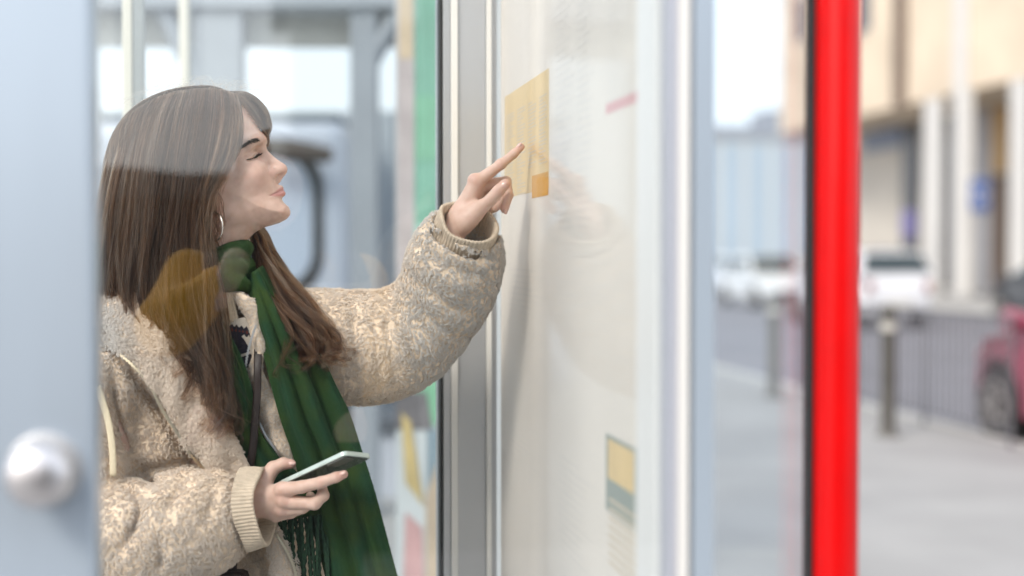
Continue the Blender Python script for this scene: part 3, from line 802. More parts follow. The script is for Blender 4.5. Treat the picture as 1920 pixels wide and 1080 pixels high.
RR = np.interp(tt, [-.6, -.3, 0, .3, .5, .68, .82, .95, 1.05, 1.3], [.095, .090, .088, .095, .098, .092, .062, .048, .040, .045])
W_ = (FOCUS - H.ax[1]).astype(np.float32)[None, :, None]
pw_ = 2.05
E = np.maximum(1 - e2 / RR, 0)[:, None, :].astype(np.float32)
F_ = ((E ** pw_ + (np.abs(W_) / hw[:, None, :].astype(np.float32)) ** pw_) ** (1 / pw_) - 1) * .045
H.D = F_.astype(np.float32)
# neck
H.chain(QQ([(385, 380, 0), (402, 450, 0), (405, 560, 0)]), [.052, .049, .056], k=.02)
# cheek, brow ridge, jaw
for sgn in (1, -1):
    S = (lambda p: p) if sgn > 0 else mir
    H.ell(S(Q(472, 326, 44)), (.016, .013, .015), k=.030)
    H.chain(np.array([S(Q(486, 263, 8)), S(Q(482, 263, 25)), S(Q(468, 268, 42))]), [.0075, .008, .007], k=.016)
    H.chain(np.array([S(Q(398, 388, 46)), S(Q(432, 400, 40))]), [.009, .006], k=.036)
    H.ell(S(Q(488, 286, 25)), (.010, .012, .0115), rotY(-20), k=.014, mode='s')     # eye socket
# nose
H.chain(QQ([(484, 274, 0), (495, 289, 0), (509, 301, 0), (521, 311, 0), (527.6, 317.6, 0)]), [.0085, .0078, .0082, .0095, .0108], k=.010)
for sgn in (1, -1):
    S = (lambda p: p) if sgn > 0 else mir
    H.ell(S(Q(511.5, 324.5, 11.5)), (.0105, .0065, .0092), rotY(-25), k=.007)
    H.chain(np.array([S(Q(515, 320, 9)), S(Q(525, 317, 5))]), [.0075, .008], k=.008)
H.chain(QQ([(529, 324, 0), (521.5, 338, 0)]), [.0052, .0050], k=.005)
# lips
UL = [(508, 365.5, 20), (516, 360.5, 14.5), (524, 354.2, 6.5), (526, 352.8, 0)]
LL = [(509, 367.5, 19.5), (518, 367.0, 13.5), (526.5, 364.4, 6), (528.2, 363.4, 0)]
for sgn in (1, -1):
    S = (lambda p: p) if sgn > 0 else mir
    H.chain(S(QQ(UL)), [.0024, .0035, .0043, .0040], k=.0055)
    H.chain(S(QQ(LL)), [.0026, .0044, .0058, .0060], k=.0055)
hp = [H.hit(x, y, .0002) for x, y in ((504.5, 367.3), (512, 364.6), (520, 361.2), (527, 358.0))] + [Q(532.6, 356.4, 3), Q(533, 356, 0)]
for S in ((lambda p: p), mir): H.chain(S(np.array(hp)), [.0012, .0014, .0016, .0016, .0015, .0015], k=.0012, mode='s')
hp = [H.hit(x, y, .0012) for x, y in ((518.5, 330.0), (523.5, 328.2), (528.5, 326.0))]
for S in ((lambda p: p), mir): H.chain(S(np.array(hp)), [.0027, .0036, .0025], k=.0012, mode='s')
H.ell(Q(536, 375, 0), (.006, .016, .004), rotY(-35), k=.008, mode='s')
# eyelids with a slit
EY = Q(470.5, 293.5, 28)
for sgn in (1, -1):
    S = (lambda p: p) if sgn > 0 else mir
    H.ell(S(EY), (.0138,) * 3, k=.005)
lidpx = [(460.5, 300.4), (466, 299.6), (474, 297.2), (480, 293.4), (484.5, 289.6)]
lidp = np.array([H.hit(x, y, .0004) for x, y in lidpx])
lidtop = np.array([H.hit(x, y - 1.6, -.0003) for x, y in lidpx])
crp = np.array([H.hit(x, y, .0004) for x, y in ((458, 293), (465, 288), (474, 283.5), (481, 280.5))])
for S in ((lambda p: p), mir):
    H.chain(S(lidp), [.0010, .0020, .0030, .0034, .0018], k=.0012, mode='s', sm=12)
    H.chain(S(crp), [.0006, .0010, .0010, .0005], k=.004, mode='s', sm=10)
# ear
H.ell(Q(392, 366, 64), (.014, .007, .029), rotY(-22), k=.006)
H.ell(Q(393, 362, 70), (.007, .005, .018), rotY(-22), k=.005, mode='s')
H.ell(Q(401, 394, 62), (.008, .006, .010), k=.005)
hv, hf = H.mesh()
def dseg(v, pts):
    best = np.full(len(v), 1e9)
    for a, c in zip(pts[:-1], pts[1:]):
        ba = c - a; t = np.clip(((v - a) @ ba) / (ba @ ba), 0, 1)
        best = np.minimum(best, np.linalg.norm(v - a - t[:, None] * ba, axis=1))
    return best
lip = np.zeros(len(hv)); blush = np.zeros(len(hv))
for S in ((lambda p: p), mir):
    for c_, r_, a_ in ((Q(488, 335, 50), .030, .32), (Q(534, 318, 4), .013, .38), (Q(510, 325, 18), .010, .35), (Q(398, 396, 66), .014, .6), (Q(540, 400, 8), .018, .25)):
        blush = np.maximum(blush, a_ * np.clip(1.3 - np.linalg.norm(hv - S(c_), axis=1) / r_, 0, 1))
def inpoly(x, y, pl):
    r = np.zeros(len(x), bool)
    for (x0, y0), (x1, y1) in zip(pl, pl[1:] + pl[:1]):
        r ^= ((y0 > y) != (y1 > y)) & (x < (x1 - x0) * (y - y0) / (y1 - y0 + 1e-9) + x0)
    return r
hm = hv.copy(); hm[:, 1] = np.where(hm[:, 1] > FOCUS, 2 * FOCUS - hm[:, 1], hm[:, 1])
hx, hy = 960 + FPX * hm[:, 0] / hm[:, 1], 475 - (hm[:, 2] - CAM_H) / hm[:, 1] * FPX
for dx_, dy_ in ((0, 0), (-.8, -.5), (.8, .5), (-.5, .8), (.5, -.8)):
    lip += .2 * inpoly(hx + dx_, hy + dy_, [(505.5, 367.0), (514, 361.6), (522, 355.0), (528, 351.2), (538, 349), (540, 365), (534.5, 367.0), (527, 368.4), (516, 368.9)])
lip *= hm[:, 1] < FOCUS + .01
add_body(hv, hf, blush, lip)

# ---- left hand, pointing
L = SDF(P(822, 480, 2.67) + [0, -.075, 0], P(992, 255, 2.67) + [0, .075, 0], .0016)
L.chain(QQ([(842, 462, 12), (851, 434, 14), (866, 402, 12)]), [.026, .0225, .0195], k=.004)
for mcp, r in ((Q(893, 342, 18), .0145), (Q(898, 346, 0), .0135), (Q(899, 354, -18), .0125), (Q(896, 366, -33), .0115)):
    L.chain(np.array([Q(862, 410, 8), mcp]), [.019, r], k=.012)
L.chain(QQ([(870, 420, 24), (884, 406, 30), (904, 386, 35), (917, 375.5, 38)]), [.019, .0185, .0145, .0122], k=.012, sm=8)
L.chain(QQ([(917, 375.5, 38), (934, 358.5, 40), (947, 345.5, 38)]), [.0122, .0108, .0100], k=.003, kin=.004)
L.chain(QQ([(893, 342, 18), (939, 308.5, 13), (963, 288.8, 9), (977.2, 275.6, 6)]), [.0125, .0092, .0080, .0066], k=.006, kin=.004)
L.ell(Q(889, 336, 18), (.011, .010, .010), k=.008)
L.ell(Q(938, 307.5, 13), (.0098, .0092, .0095), k=.004)
L.chain(QQ([(900, 348, -2), (949, 340, -6), (953.5, 366, 6), (946, 392, 13)]), [.0118, .0096, .0090, .0078], k=.003, kin=.003)
L.chain(QQ([(899, 355, -20), (938, 352, -24), (943, 376, -13), (928, 391, -5)]), [.0112, .0090, .0084, .0074], k=.0025, kin=.003)
L.chain(QQ([(897, 366, -34), (930, 366, -38), (934, 386, -30), (920, 395, -22)]), [.0102, .0082, .0076, .0068], k=.0025, kin=.003)
L.chain(QQ([(918, 345, 34), (908, 362, 38), (901, 374, 37)]), [.0022, .003, .0015], k=.010, mode='s')
v_, f_ = L.mesh()
bl = np.zeros(len(v_))
for c_, r_, a_ in ((Q(978, 276, 10), .016, .55), (Q(948, 345, 46), .014, .4), (Q(946, 393, 20), .014, .5), (Q(889, 336, 30), .016, .3), (Q(939, 307, 22), .010, .25), (Q(934, 358, 50), .012, .25)):
    bl = np.maximum(bl, a_ * np.clip(1.3 - np.linalg.norm(v_ - c_, axis=1) / r_, 0, 1))
add_body(v_, f_, bl)

# ---- right hand, holding the phone
phA = P(521, 903, 2.54); phB = P(645, 844.5, 2.462)
e1 = phB - phA; PL = np.linalg.norm(e1); e1 /= PL
s0_ = np.array([.045, .06, -.0135]); s0_ -= (s0_ @ e1) * e1; s0_ /= np.linalg.norm(s0_)
nS = np.cross(e1, s0_); nS /= np.linalg.norm(nS)                       # out of the screen
if nS[2] < 0: nS = -nS
PWD, PTH = .072, .0085
R_ = SDF(P(425, 1010, 2.54) + [0, -.10, 0], P(668, 838, 2.54) + [0, .09, 0], .0016)
R_.chain(QQ([(445, 952, 120), (478, 945, 124), (500, 938, 128)]), [.028, .0265, .024], k=.004)
for mcp, r in ((Q(529, 919, 150), .0148), (Q(531, 940, 146), .0145), (Q(527, 956, 138), .0135), (Q(517, 967, 128), .0118)):
    R_.chain(np.array([Q(492, 938, 128), mcp]), [.022, r], k=.012)
R_.chain(QQ([(484, 922, 118), (496, 900, 112), (512, 878, 106)]), [.021, .0165, .0128], k=.012, sm=7)
R_.chain(QQ([(512, 878, 106), (531, 869.5, 104), (546, 870, 104)]), [.0128, .0108, .0088], k=.003, kin=.004)
R_.chain(QQ([(529, 919, 152), (566, 913, 172), (602, 904.5, 186), (630, 895, 188), (645, 889.5, 186)]), [.0142, .0110, .0102, .0090, .0072], k=.004, kin=.004)
R_.chain(QQ([(531, 941, 148), (590, 944, 164), (606, 929, 160), (604, 915, 140)]), [.0135, .0110, .0100, .0090], k=.003, kin=.005)
R_.chain(QQ([(527, 957, 138), (566, 953, 148), (584, 944, 140), (582, 930, 122)]), [.0125, .0100, .0092, .0082], k=.003, kin=.004)
R_.chain(QQ([(517, 967, 128), (545, 963, 132), (560, 957, 124), (562, 944, 110)]), [.0112, .0088, .0080, .0072], k=.003, kin=.004)
for p_ in ((529, 916, 158), (531, 939, 156), (527, 956, 146)):
    R_.ell(Q(*p_), (.011, .010, .010), k=.007)
v_, f_ = R_.mesh()
bl = np.zeros(len(v_))
for c_, r_, a_ in ((Q(644, 889, 195), .016, .55), (Q(546, 870, 110), .014, .55), (Q(531, 930, 165), .020, .25), (Q(603, 904, 196), .010, .25), (Q(525, 958, 152), .016, .22)):
    bl = np.maximum(bl, a_ * np.clip(1.3 - np.linalg.norm(v_ - c_, axis=1) / r_, 0, 1))
add_body(v_, f_, bl)
# ---- covered body: torso, arms, legs
T = SDF((-1.05, 2.40, -.01), (-.05, 3.02, 1.36), .013)
T.chain(QQ([(400, 500, 0), (405, 580, -20)]), [.052, .06], k=.03)
T.chain(QQ([(255, 680, -10), (420, 630, -60), (580, 640, -80)]), [.07, .06, .06], k=.05)
T.chain(QQ([(340, 780, -80), (350, 1150, -90)]), [.10, .11], k=.08); T.chain(QQ([(470, 780, -100), (470, 1150, -100)]), [.09, .11], k=.08)
T.chain(QQ([(220, 700, 0), (190, 985, 90), (440, 955, 120)]), [.05, .045, .03], k=.03)
T.chain(QQ([(590, 650, -80), (780, 640, -100), (850, 455, 5)]), [.05, .045, .03], k=.03)
hipL, hipR = Q(340, 1200, -70), Q(480, 1200, -110)
for hp, dx in ((hipL, -.02), (hipR, .02)):
    T.chain(np.array([hp, [hp[0] + dx, hp[1] + .01, .45], [hp[0] + dx, hp[1] + .04, .08]]), [.095, .065, .05], k=.05)
tv, tf = T.mesh(); add_body(tv, tf)
body = mesh_obj('body', np.vstack(BV), np.vstack(BF), M_skin, woman)
for nm, arr in (('blush', BB), ('lip', BL)):
    at = body.data.attributes.new(nm, 'FLOAT', 'POINT'); at.data.foreach_set('value', np.concatenate(arr).astype(np.float32))

# ---- eyes, brows, lashes, nails, jewellery
M_eye = mat('eye_white', (0.70, 0.68, 0.66), .15); M_iris = mat('iris_brown', (0.05, 0.025, 0.012), .1)
for S in ((lambda p: p), mir):
    c_ = S(EY); ey = MB().lathe([(.0123 * math.sin(a), -.0123 * math.cos(a)) for a in np.linspace(0.02, math.pi - .02, 15)], c_, n=24).build('eye', M_eye, body, smooth=True)
    gz = np.array([.93, -.16 if c_[1] < FOCUS else -.05, -.12]); gz /= np.linalg.norm(gz)
    MB().lathe([(.0058, 0), (.0052, .0006), (.003, .0011), (0, .0013)], c_ + gz * .0112, gz, 20).build('iris', M_iris, ey, smooth=True)
def hair_material(name, base, rough=.35, tipc=None, hl=None):
    m = bpy.data.materials.new(name); m.use_nodes = True; nt = m.node_tree; nt.nodes.clear()
    out = nt.nodes.new('ShaderNodeOutputMaterial'); h = nt.nodes.new('ShaderNodeBsdfHairPrincipled'); h.parametrization = 'COLOR'
    h.inputs['Roughness'].default_value = rough; h.inputs['Radial Roughness'].default_value = .45; h.inputs['Random Roughness'].default_value = .2; h.inputs['IOR'].default_value = 1.38
    info = nt.nodes.new('ShaderNodeHairInfo')
    c = base
    if tipc: c = mixrgb(nt, attr_node(nt, 'tip').outputs['Fac'], base, tipc)
    if hl: c = mixrgb(nt, attr_node(nt, 'hl').outputs['Fac'], c, hl); c = mixrgb(nt, attr_node(nt, 'dk').outputs['Fac'], c, (.0035, .0022, .0016))
    if isinstance(c, tuple): h.inputs['Color'].default_value = (*c, 1)
    else: nt.links.new(c, h.inputs['Color'])
    nt.links.new(h.outputs[0], out.inputs['Surface']); return m
M_brow = mat('brow_hair', (.020, .012, .008), .6)
def surf_push(p, v=None, off=.0006):
    """moves points onto the nearest face vertex along the view axis"""
    out = np.array(p, float)
    for i, q in enumerate(out):
        d_ = np.hypot(hv[:, 0] - q[0], hv[:, 2] - q[2]); near = np.where(d_ < .0032)[0]
        if len(near): out[i, 1] = hv[near, 1].min() - off
    return out
br = []
bc = crs(np.array([(446, 287), (455, 280.5), (466, 273), (477, 267.5), (488, 263)], float), 90)
for k in range(420):
    i = rng.integers(0, 90); u = i / 89
    hw_ = np.interp(u, [0, .3, .8, 1], [.8, 2.6, 4.2, 3.6]); off = rng.uniform(-1, 1) * hw_
    x, y = bc[i] + np.array([.55, .83]) * off * .9
    L_ = rng.uniform(4, 7); a = math.radians(np.interp(u, [0, .5, 1], [212, 195, 150]) + rng.normal(0, 9) + (-16 if off > 0 else 6))
    br.append([(x, y), (x + L_ * .5 * math.cos(a), y - L_ * .5 * math.sin(a)), (x + L_ * math.cos(a + .2), y - L_ * math.sin(a + .2))])
br = np.array(br); flat = br.reshape(-1, 2)
pts = surf_push(np.array([Q(x, y, 30) for x, y in flat])).reshape(-1, 3, 3)
pts[:, 1, 1] -= .0006; pts[:, 2, 1] -= .0003
curves_obj('eyebrow', pts, np.array([.00024, .00022, .00007]), M_brow, body)
curves_obj('eyebrow', mir(pts), np.array([.00024, .00022, .00007]), M_brow, body)
la = []
lid = crs(lidtop, 70)
for k in list(range(6, 70, 2)) + list(range(40, 70)):
    r_ = lid[k]; out_ = r_ - EY; out_ /= np.linalg.norm(out_)
    d_ = out_ * .55 + np.array([.85, -.02, .02]) + rng.normal(0, .08, 3)
    L_ = rng.uniform(.005, .0085)
    la.append([r_, r_ + d_ * L_ * .5 + [0, 0, -.0010], r_ + d_ * L_ + [0, 0, .0012]])
la = np.array(la)
curves_obj('eyelashes', la, np.array([.00034, .00024, .00007]), M_brow, body)
curves_obj('eyelashes', mir(la), np.array([.00034, .00024, .00007]), M_brow, body)
M_nail = mat('nail', (0.68, 0.44, 0.38), .2, coat=.6)
def nail(c_, along, out_, l, w_):
    along = np.array(along, float); along /= np.linalg.norm(along); out_ = np.array(out_, float); out_ -= (out_ @ along) * along; out_ /= np.linalg.norm(out_)
    side = np.cross(along, out_); vs, fs = [], []
    nu, nv = 7, 8
    for j in range(nv):
        for i in range(nu):
            u = -1 + 2 * i / (nu - 1); v = -1 + 2 * j / (nv - 1)
            tap = math.sqrt(max(0, 1 - max(0, abs(v) - .35) ** 2 / .55))
            vs.append(np.array(c_) + along * l * v + side * w_ * u * tap + out_ * (.0018 * (1 - u * u) - .0006 * v * v + .0002))
    for j in range(nv - 1):
        for i in range(nu - 1):
            a = j * nu + i; fs.append((a, a + 1, a + nu + 1, a + nu))
    n0 = len(vs); vs += [v - out_ * .0016 for v in vs]; fs += [tuple(q + n0 for q in f[::-1]) for f in fs]
    mesh_obj('fingernail', vs, fs, M_nail, body)
nail(Q(945.5, 347, 47.4), (13, 1, 13), (.45, -.83, .42), .0062, .0052)
nail(Q(973, 272, 10), (14, 1.5, 13), (-.55, -.45, .68), .0060, .0042)
nail(Q(949, 397, 19), (-5, -5, -22), (.80, -.55, .05), .0052, .0042)
nail(Q(642.5, 886.5, 192.6), (15, -1, 6), (.05, -.75, .62), .0060, .0042)
nail(Q(547.5, 867.6, 112), (15, 0, -1), (.10, -.62, .75), .0058, .0042)
M_silver = mat('silver', (0.80, 0.76, 0.72), .18, metal=1.0)
er = []
for k in range(25):
    a = 2 * math.pi * k / 24
    er.append(Q(403, 425, 82) + np.array([.0175 * math.sin(a), -.017 * math.sin(a), .0255 * math.cos(a)]))
v_, f_ = tube(er, .0014, n=8)
mesh_obj('hoop_earring', v_, f_, M_silver, woman)
st = surf_push(np.array([Q(515, 315.5, 12)]), off=.0003)[0]
MB().lathe([(.0, -.0013), (.0012, -.0006), (.0013, .0002), (.0009, .001), (0, .0013)], st, n=10).build('nose_stud', M_silver, woman, smooth=True)

# ---------------------------------------------------------------- hair
M_hair = hair_material('brown_hair', (0.0135, 0.0075, 0.0045), .28, tipc=(0.062, 0.025, 0.009), hl=(0.56, 0.39, 0.26))  # light-brown streaks, brightened to paint in strands catching light
CP = SDF(P(165, 620, 2.67) + [0, -.10, 0], P(470, 160, 2.67) + [0, .11, 0], .004)
CP.ell(Q(325, 288, -2), (.112, .070, .098), k=.01); CP.ell(Q(290, 420, -10), (.085, .060, .13), k=.05)
CP.chain(QQ([(300, 480, 0), (360, 560, 20)]), [.07, .06], k=.05)
M_hairbase = mat('hair_under_layer', (.016, .010, .007), .7, bump=.5, bscale=120)
HP, HR, HT, HH, HD = [], [], [], [], []
KPT = 26
def hair_group(guides, n, nclump, wave=.006, spread=.35, dep=.012, tip=(.3, 1.0), hlp=.10, rad=.00016, frizz=.0012, endcut=.12, seed=0, curl=.010):
    r = np.random.default_rng(seed)
    G = np.stack([crs(QQ(g), KPT) for g in guides])         # guides x K x 3
    g = len(guides); u = np.linspace(0, 1, KPT)
    tc_ = r.uniform(0, g - 1, nclump); ph = r.uniform(0, 6.28, (nclump, 3)); fq = r.uniform(.6, 1.5, (nclump, 3)); dpc = r.uniform(-1, 1, nclump); hlc = (r.uniform(size=nclump) < hlp) * r.uniform(.35, 1, nclump); shc = r.uniform(0, 1, nclump); lc = r.uniform(-.5, 1, nclump)
    cl = r.integers(0, nclump, n)
    t0 = tc_[cl] + r.normal(0, spread, n); t1 = tc_[cl] + r.normal(0, spread * .35, n)
    S = np.empty((n, KPT, 3))
    ln = 1 - endcut * r.uniform(0, 1, n) ** 1.5 + endcut * .5 * lc[cl]
    for k in range(KPT):
        uu = np.clip(u[k] * ln, 0, 1.0)
        t = np.clip(t0 + (t1 - t0) * uu ** .8, 0, g - 1 - 1e-6); i = t.astype(int); f = t - i; f = f * f * (3 - 2 * f) * .4 + f * .6
        kk = uu * (KPT - 1); k0 = np.minimum(kk.astype(int), KPT - 2); kf = (kk - k0)[:, None]
        a = G[i, k0] * (1 - kf) + G[i, k0 + 1] * kf; b2 = G[np.minimum(i + 1, g - 1), k0] * (1 - kf) + G[np.minimum(i + 1, g - 1), k0 + 1] * kf
        S[:, k] = a * (1 - f)[:, None] + b2 * f[:, None]
        am = wave * uu ** 1.3
        S[:, k] += np.stack([np.sin(ph[cl, j] + fq[cl, j] * 7.5 * uu) * am * (1, .8, .25)[j] for j in range(3)], 1)
        S[:, k] += np.stack([np.sin(ph[cl, j] * 1.7 + (13 + 4 * fq[cl, j]) * uu) * curl * uu ** 2.6 * (1, .7, .6)[j] for j in range(3)], 1)
        S[:, k, 1] += dpc[cl] * dep * np.minimum(1, uu * 5)
    nzp = r.normal(size=(n, 3)); fz = r.uniform(0, 6.28, (n, 3)); fqq = r.uniform(3, 9, (n, 3))
    S += frizz * (np.sin(fz[:, None] + fqq[:, None] * u[None, :, None]) * (.3 + u[None, :, None])) + nzp[:, None] * frizz * .7 * np.minimum(1, u * 6)[None, :, None]
    S = H.push(S, .004); S = CP.push(S, .004)
    pr = np.interp(u, [0, .1, .75, 1], [.8, 1, .9, .25])
    dkc = (r.uniform(size=nclump) < .40) * r.uniform(.4, 1, nclump); HD.append(np.clip(dkc[cl] * r.uniform(.6, 1, n), 0, 1))
    HP.append(S); HR.append(rad * r.uniform(.7, 1.25, n)[:, None] * pr[None])
    HT.append(np.clip(r.uniform(tip[0], tip[1]) * 0 + tip[0] + (tip[1] - tip[0]) * (.6 * shc[cl] + .4 * r.uniform(size=n)), 0, 1))
    HH.append(np.clip(hlc[cl] * r.uniform(0, 1, n) ** 1.5 + (r.uniform(size=n) < .06) * r.uniform(.3, 1, n), 0, 1))
near = [
 [(441, 178, 10), (446, 205, 48), (447, 240, 64), (439, 285, 71), (420, 322, 80), (396, 352, 85), (385, 400, 84), (392, 470, 82), (397, 540, 88), (405, 640, 104), (424, 735, 116), (427, 798, 116)],
 [(422, 169, 6), (432, 205, 50), (428, 260, 76), (411, 312, 88), (388, 362, 93), (376, 420, 95), (382, 500, 96), (390, 580, 103), (402, 680, 112), (416, 750, 118), (419, 800, 118), (416, 812, 118)],
 [(396, 165, 5), (394, 205, 56), (386, 270, 84), (373, 340, 95), (362, 410, 99), (360, 480, 100), (370, 550, 104), (388, 630, 110), (404, 700, 116), (411, 750, 118), (408, 785, 118), (404, 800, 118)],
 [(362, 166, 4), (353, 210, 60), (342, 280, 88), (330, 360, 99), (320, 430, 102), (316, 500, 104), (324, 565, 106), (338, 620, 110), (354, 665, 114), (368, 705, 116), (376, 730, 116), (380, 745, 116)],
 [(327, 171, 3), (311, 215, 58), (297, 290, 86), (286, 370, 97), (277, 440, 101), (272, 510, 103), (280, 575, 104), (290, 605, 106), (302, 632, 108), (312, 650, 110), (320, 662, 110), (326, 670, 110)],
 [(292, 183, 0), (270, 230, 46), (252, 310, 74), (241, 385, 87), (232, 450, 92), (228, 515, 94), (232, 570, 94), (240, 590, 92), (250, 612, 90), (258, 630, 88), (264, 640, 86), (268, 646, 86)],
 [(260, 203, -5), (234, 255, 28), (216, 330, 52), (205, 400, 68), (198, 465, 74), (193, 525, 76), (194, 570, 74), (200, 610, 70), (208, 640, 64), (216, 660, 58), (220, 670, 56), (222, 675, 54)],
 [(238, 222, -14), (207, 285, -4), (193, 355, 12), (185, 425, 26), (180, 490, 32), (176, 545, 32), (176, 585, 28), (180, 615, 22), (184, 640, 16), (188, 655, 10), (190, 665, 8), (190, 670, 6)]]
def lay(gs, dw, dpx=0): return [[(x + dpx, y, w_ + dw) for x, y, w_ in g] for g in gs]
hair_group(near, 8200, 230, wave=.024, curl=.020, spread=.055, dep=.018, tip=(.0, .8), hlp=.20, seed=1, frizz=.0018, endcut=.36)
hair_group(lay(near, 8), 1300, 90, wave=.016, spread=.07, dep=.010, tip=(.1, 1.0), hlp=.30, seed=21, frizz=.0022, endcut=.3)
hair_group(lay(near[:4], 3), 1300, 40, wave=.016, spread=.10, dep=.012, tip=(.45, 1.0), hlp=.12, seed=2, frizz=.002, endcut=.3)
hair_group([[(x_ + 4, y_, w_ + 12) for x_, y_, w_ in g] for g in near], 650, 190, wave=.034, curl=.024, spread=.05, dep=.010, tip=(.2, 1.0), hlp=.55, seed=31, frizz=.0042, endcut=.35, rad=.00013)
hair_group([[(x_, y_, w_ + 10) for x_, y_, w_ in g[5:]] for g in near], 500, 60, wave=.028, curl=.02, spread=.10, dep=.012, tip=(.4, 1.0), hlp=.3, seed=32, frizz=.003, endcut=.4, rad=.00014)
# crown running back from the parting, far side, fringe
crown = [[(441, 178, 6), (400, 163, 2), (350, 164, -4), (300, 176, -8), (255, 200, -12), (220, 240, -10), (200, 290, 0), (190, 350, 14)],
         [(441, 179, -8), (400, 166, -22), (350, 168, -30), (300, 180, -34), (255, 206, -36), (222, 246, -34), (204, 296, -26), (194, 356, -14)],
         [(438, 184, -22), (400, 174, -44), (350, 178, -54), (300, 192, -58), (258, 218, -60), (228, 258, -58), (210, 308, -50), (200, 366, -38)]]
hair_group(crown, 1500, curl=0, nclump=50, wave=.003, spread=.25, dep=.004, tip=(0, .5), hlp=.10, seed=3)
fr_far = [[(442, 184, 18), (453, 203, 30), (465, 221, 27), (477, 239, 16), (486, 254, 2), (489, 264, -6), (490, 270, -10)],
          [(441, 180, 8), (457, 196, 14), (470, 213, 10), (481, 232, 2), (489, 250, -6), (491, 262, -14), (491, 270, -18)],
          [(436, 172, -2), (462, 178, -8), (484, 194, -14), (497, 214, -20), (501, 232, -24), (499, 247, -27), (494, 258, -30)],
          [(440, 176, -4), (462, 188, -10), (479, 207, -16), (489, 226, -21), (493, 242, -25), (492, 254, -28), (489, 262, -31)],
          [(430, 171, -10), (462, 174, -24), (488, 190, -34), (502, 212, -40), (505, 234, -44), (501, 252, -48), (495, 266, -52)]]
hair_group(fr_far, 1700, 60, curl=.003, wave=.005, spread=.16, dep=.004, tip=(0, .5), hlp=.12, seed=4, frizz=.0014, endcut=.3)
fr_near = [[(443, 184, 12), (450, 204, 44), (454, 230, 56), (452, 258, 63), (444, 284, 68), (430, 306, 75), (412, 326, 81)],
           [(440, 182, 14), (446, 206, 48), (449, 234, 60), (446, 264, 66), (436, 292, 72), (420, 316, 79), (402, 336, 84)],
           [(430, 176, 10), (440, 206, 36), (442, 238, 54), (434, 272, 68), (420, 304, 77), (402, 330, 83), (386, 350, 88)]]
hair_group(fr_near, 1000, 40, curl=.003, wave=.005, spread=.12, dep=.003, tip=(0, .6), hlp=.25, seed=5, frizz=.0014, endcut=.3)
# far side falling behind the neck and over the scarf
far = [[(420, 330, -72), (452, 400, -70), (470, 440, -40), (476, 480, -20), (490, 530, 10), (516, 580, 45), (540, 630, 68), (552, 670, 76), (556, 690, 78)],
       [(425, 330, -74), (460, 405, -70), (481, 445, -42), (492, 485, -22), (512, 535, 10), (544, 585, 46), (570, 630, 66), (584, 668, 72), (586, 690, 74)],
       [(428, 330, -74), (464, 405, -72), (488, 440, -50), (506, 482, -32), (536, 535, 0), (572, 580, 36), (600, 622, 56), (616, 655, 62), (618, 676, 64)],
       [(430, 330, -76), (466, 400, -76), (491, 434, -60), (514, 482, -44), (550, 535, -14), (590, 580, 22), (616, 618, 44), (627, 650, 54), (622, 672, 58)]]
hair_group(far, 3000, 52, wave=.026, curl=.022, spread=.075, dep=.022, tip=(.45, 1.0), hlp=.16, seed=6, endcut=.55, frizz=.0022)
# strands by the cheek and stray hairs
hair_group([[(388, 340, 84), (402, 350, 83), (413, 372, 79), (419, 396, 76), (420, 420, 74), (416, 440, 72)], [(384, 345, 86), (392, 362, 86), (399, 390, 82), (402, 416, 80), (404, 446, 78), (410, 476, 78)]], 70, 9, wave=.004, spread=.4, dep=.003, tip=(0, .4), seed=7)
for q in range(190):
    x = rng.uniform(255, 470); y = np.interp(x, [255, 300, 350, 400, 450, 470], [206, 182, 168, 164, 174, 186]); L_ = rng.uniform(12, 46); dr = rng.choice((-1, 1))
    w_ = rng.uniform(-30, 20); h_ = rng.uniform(5, 24)
    c4 = [(x, y + 3, w_), (x + dr * L_ * .3, y - h_ * .8, w_), (x + dr * L_ * .7, y - h_ + rng.uniform(-4, 6), w_), (x + dr * L_ * 1.2, y - h_ * rng.uniform(.0, .7), w_)]
    HP.append(crs(QQ(c4), KPT)[None]); HR.append(np.full((1, KPT), .00011)); HD.append(np.zeros(1)); HT.append(np.array([.3])); HH.append(np.array([.3]))
for q in range(40):
    i = rng.integers(0, 4); g0 = np.array(far[i], float); j0 = rng.uniform(8, 40); g1 = g0.copy(); uu = np.linspace(0, 1, len(g0)); g1[:, 0] += j0 * uu ** 1.5 * rng.uniform(.2, 1.2) * (1 if i > 1 else -.6); g1[:, 1] += rng.uniform(-14, 26) * uu + rng.uniform(-6, 6)
    HP.append(crs(QQ(g1[2:]), KPT)[None]); HR.append(np.full((1, KPT), .00011)); HD.append(np.zeros(1)); HT.append(np.array([.6])); HH.append(np.array([.2]))
hair = curves_obj('hair', np.concatenate(HP), np.concatenate(HR), M_hair, woman, {'dk': np.concatenate(HD), 'tip': np.concatenate(HT), 'hl': np.concatenate(HH)})
rows = [[Q(x, y, w_ - 9) for x, y, w_ in g[:11]] for g in lay(near, 0)]
v_, f_, _ = patch(rows, 40, 60, None, .012); mesh_obj('hair_under_layer', v_, f_, M_hairbase, hair)
rows = [[Q(x, y, w_ - 8) for x, y, w_ in g[1:8]] for g in far]
v_, f_, _ = patch(rows, 30, 20, None, .012); mesh_obj('hair_under_layer', v_, f_, M_hairbase, hair)
v_, f_ = CP.mesh(); mesh_obj('hair_under_layer', v_, f_, M_hairbase, hair)

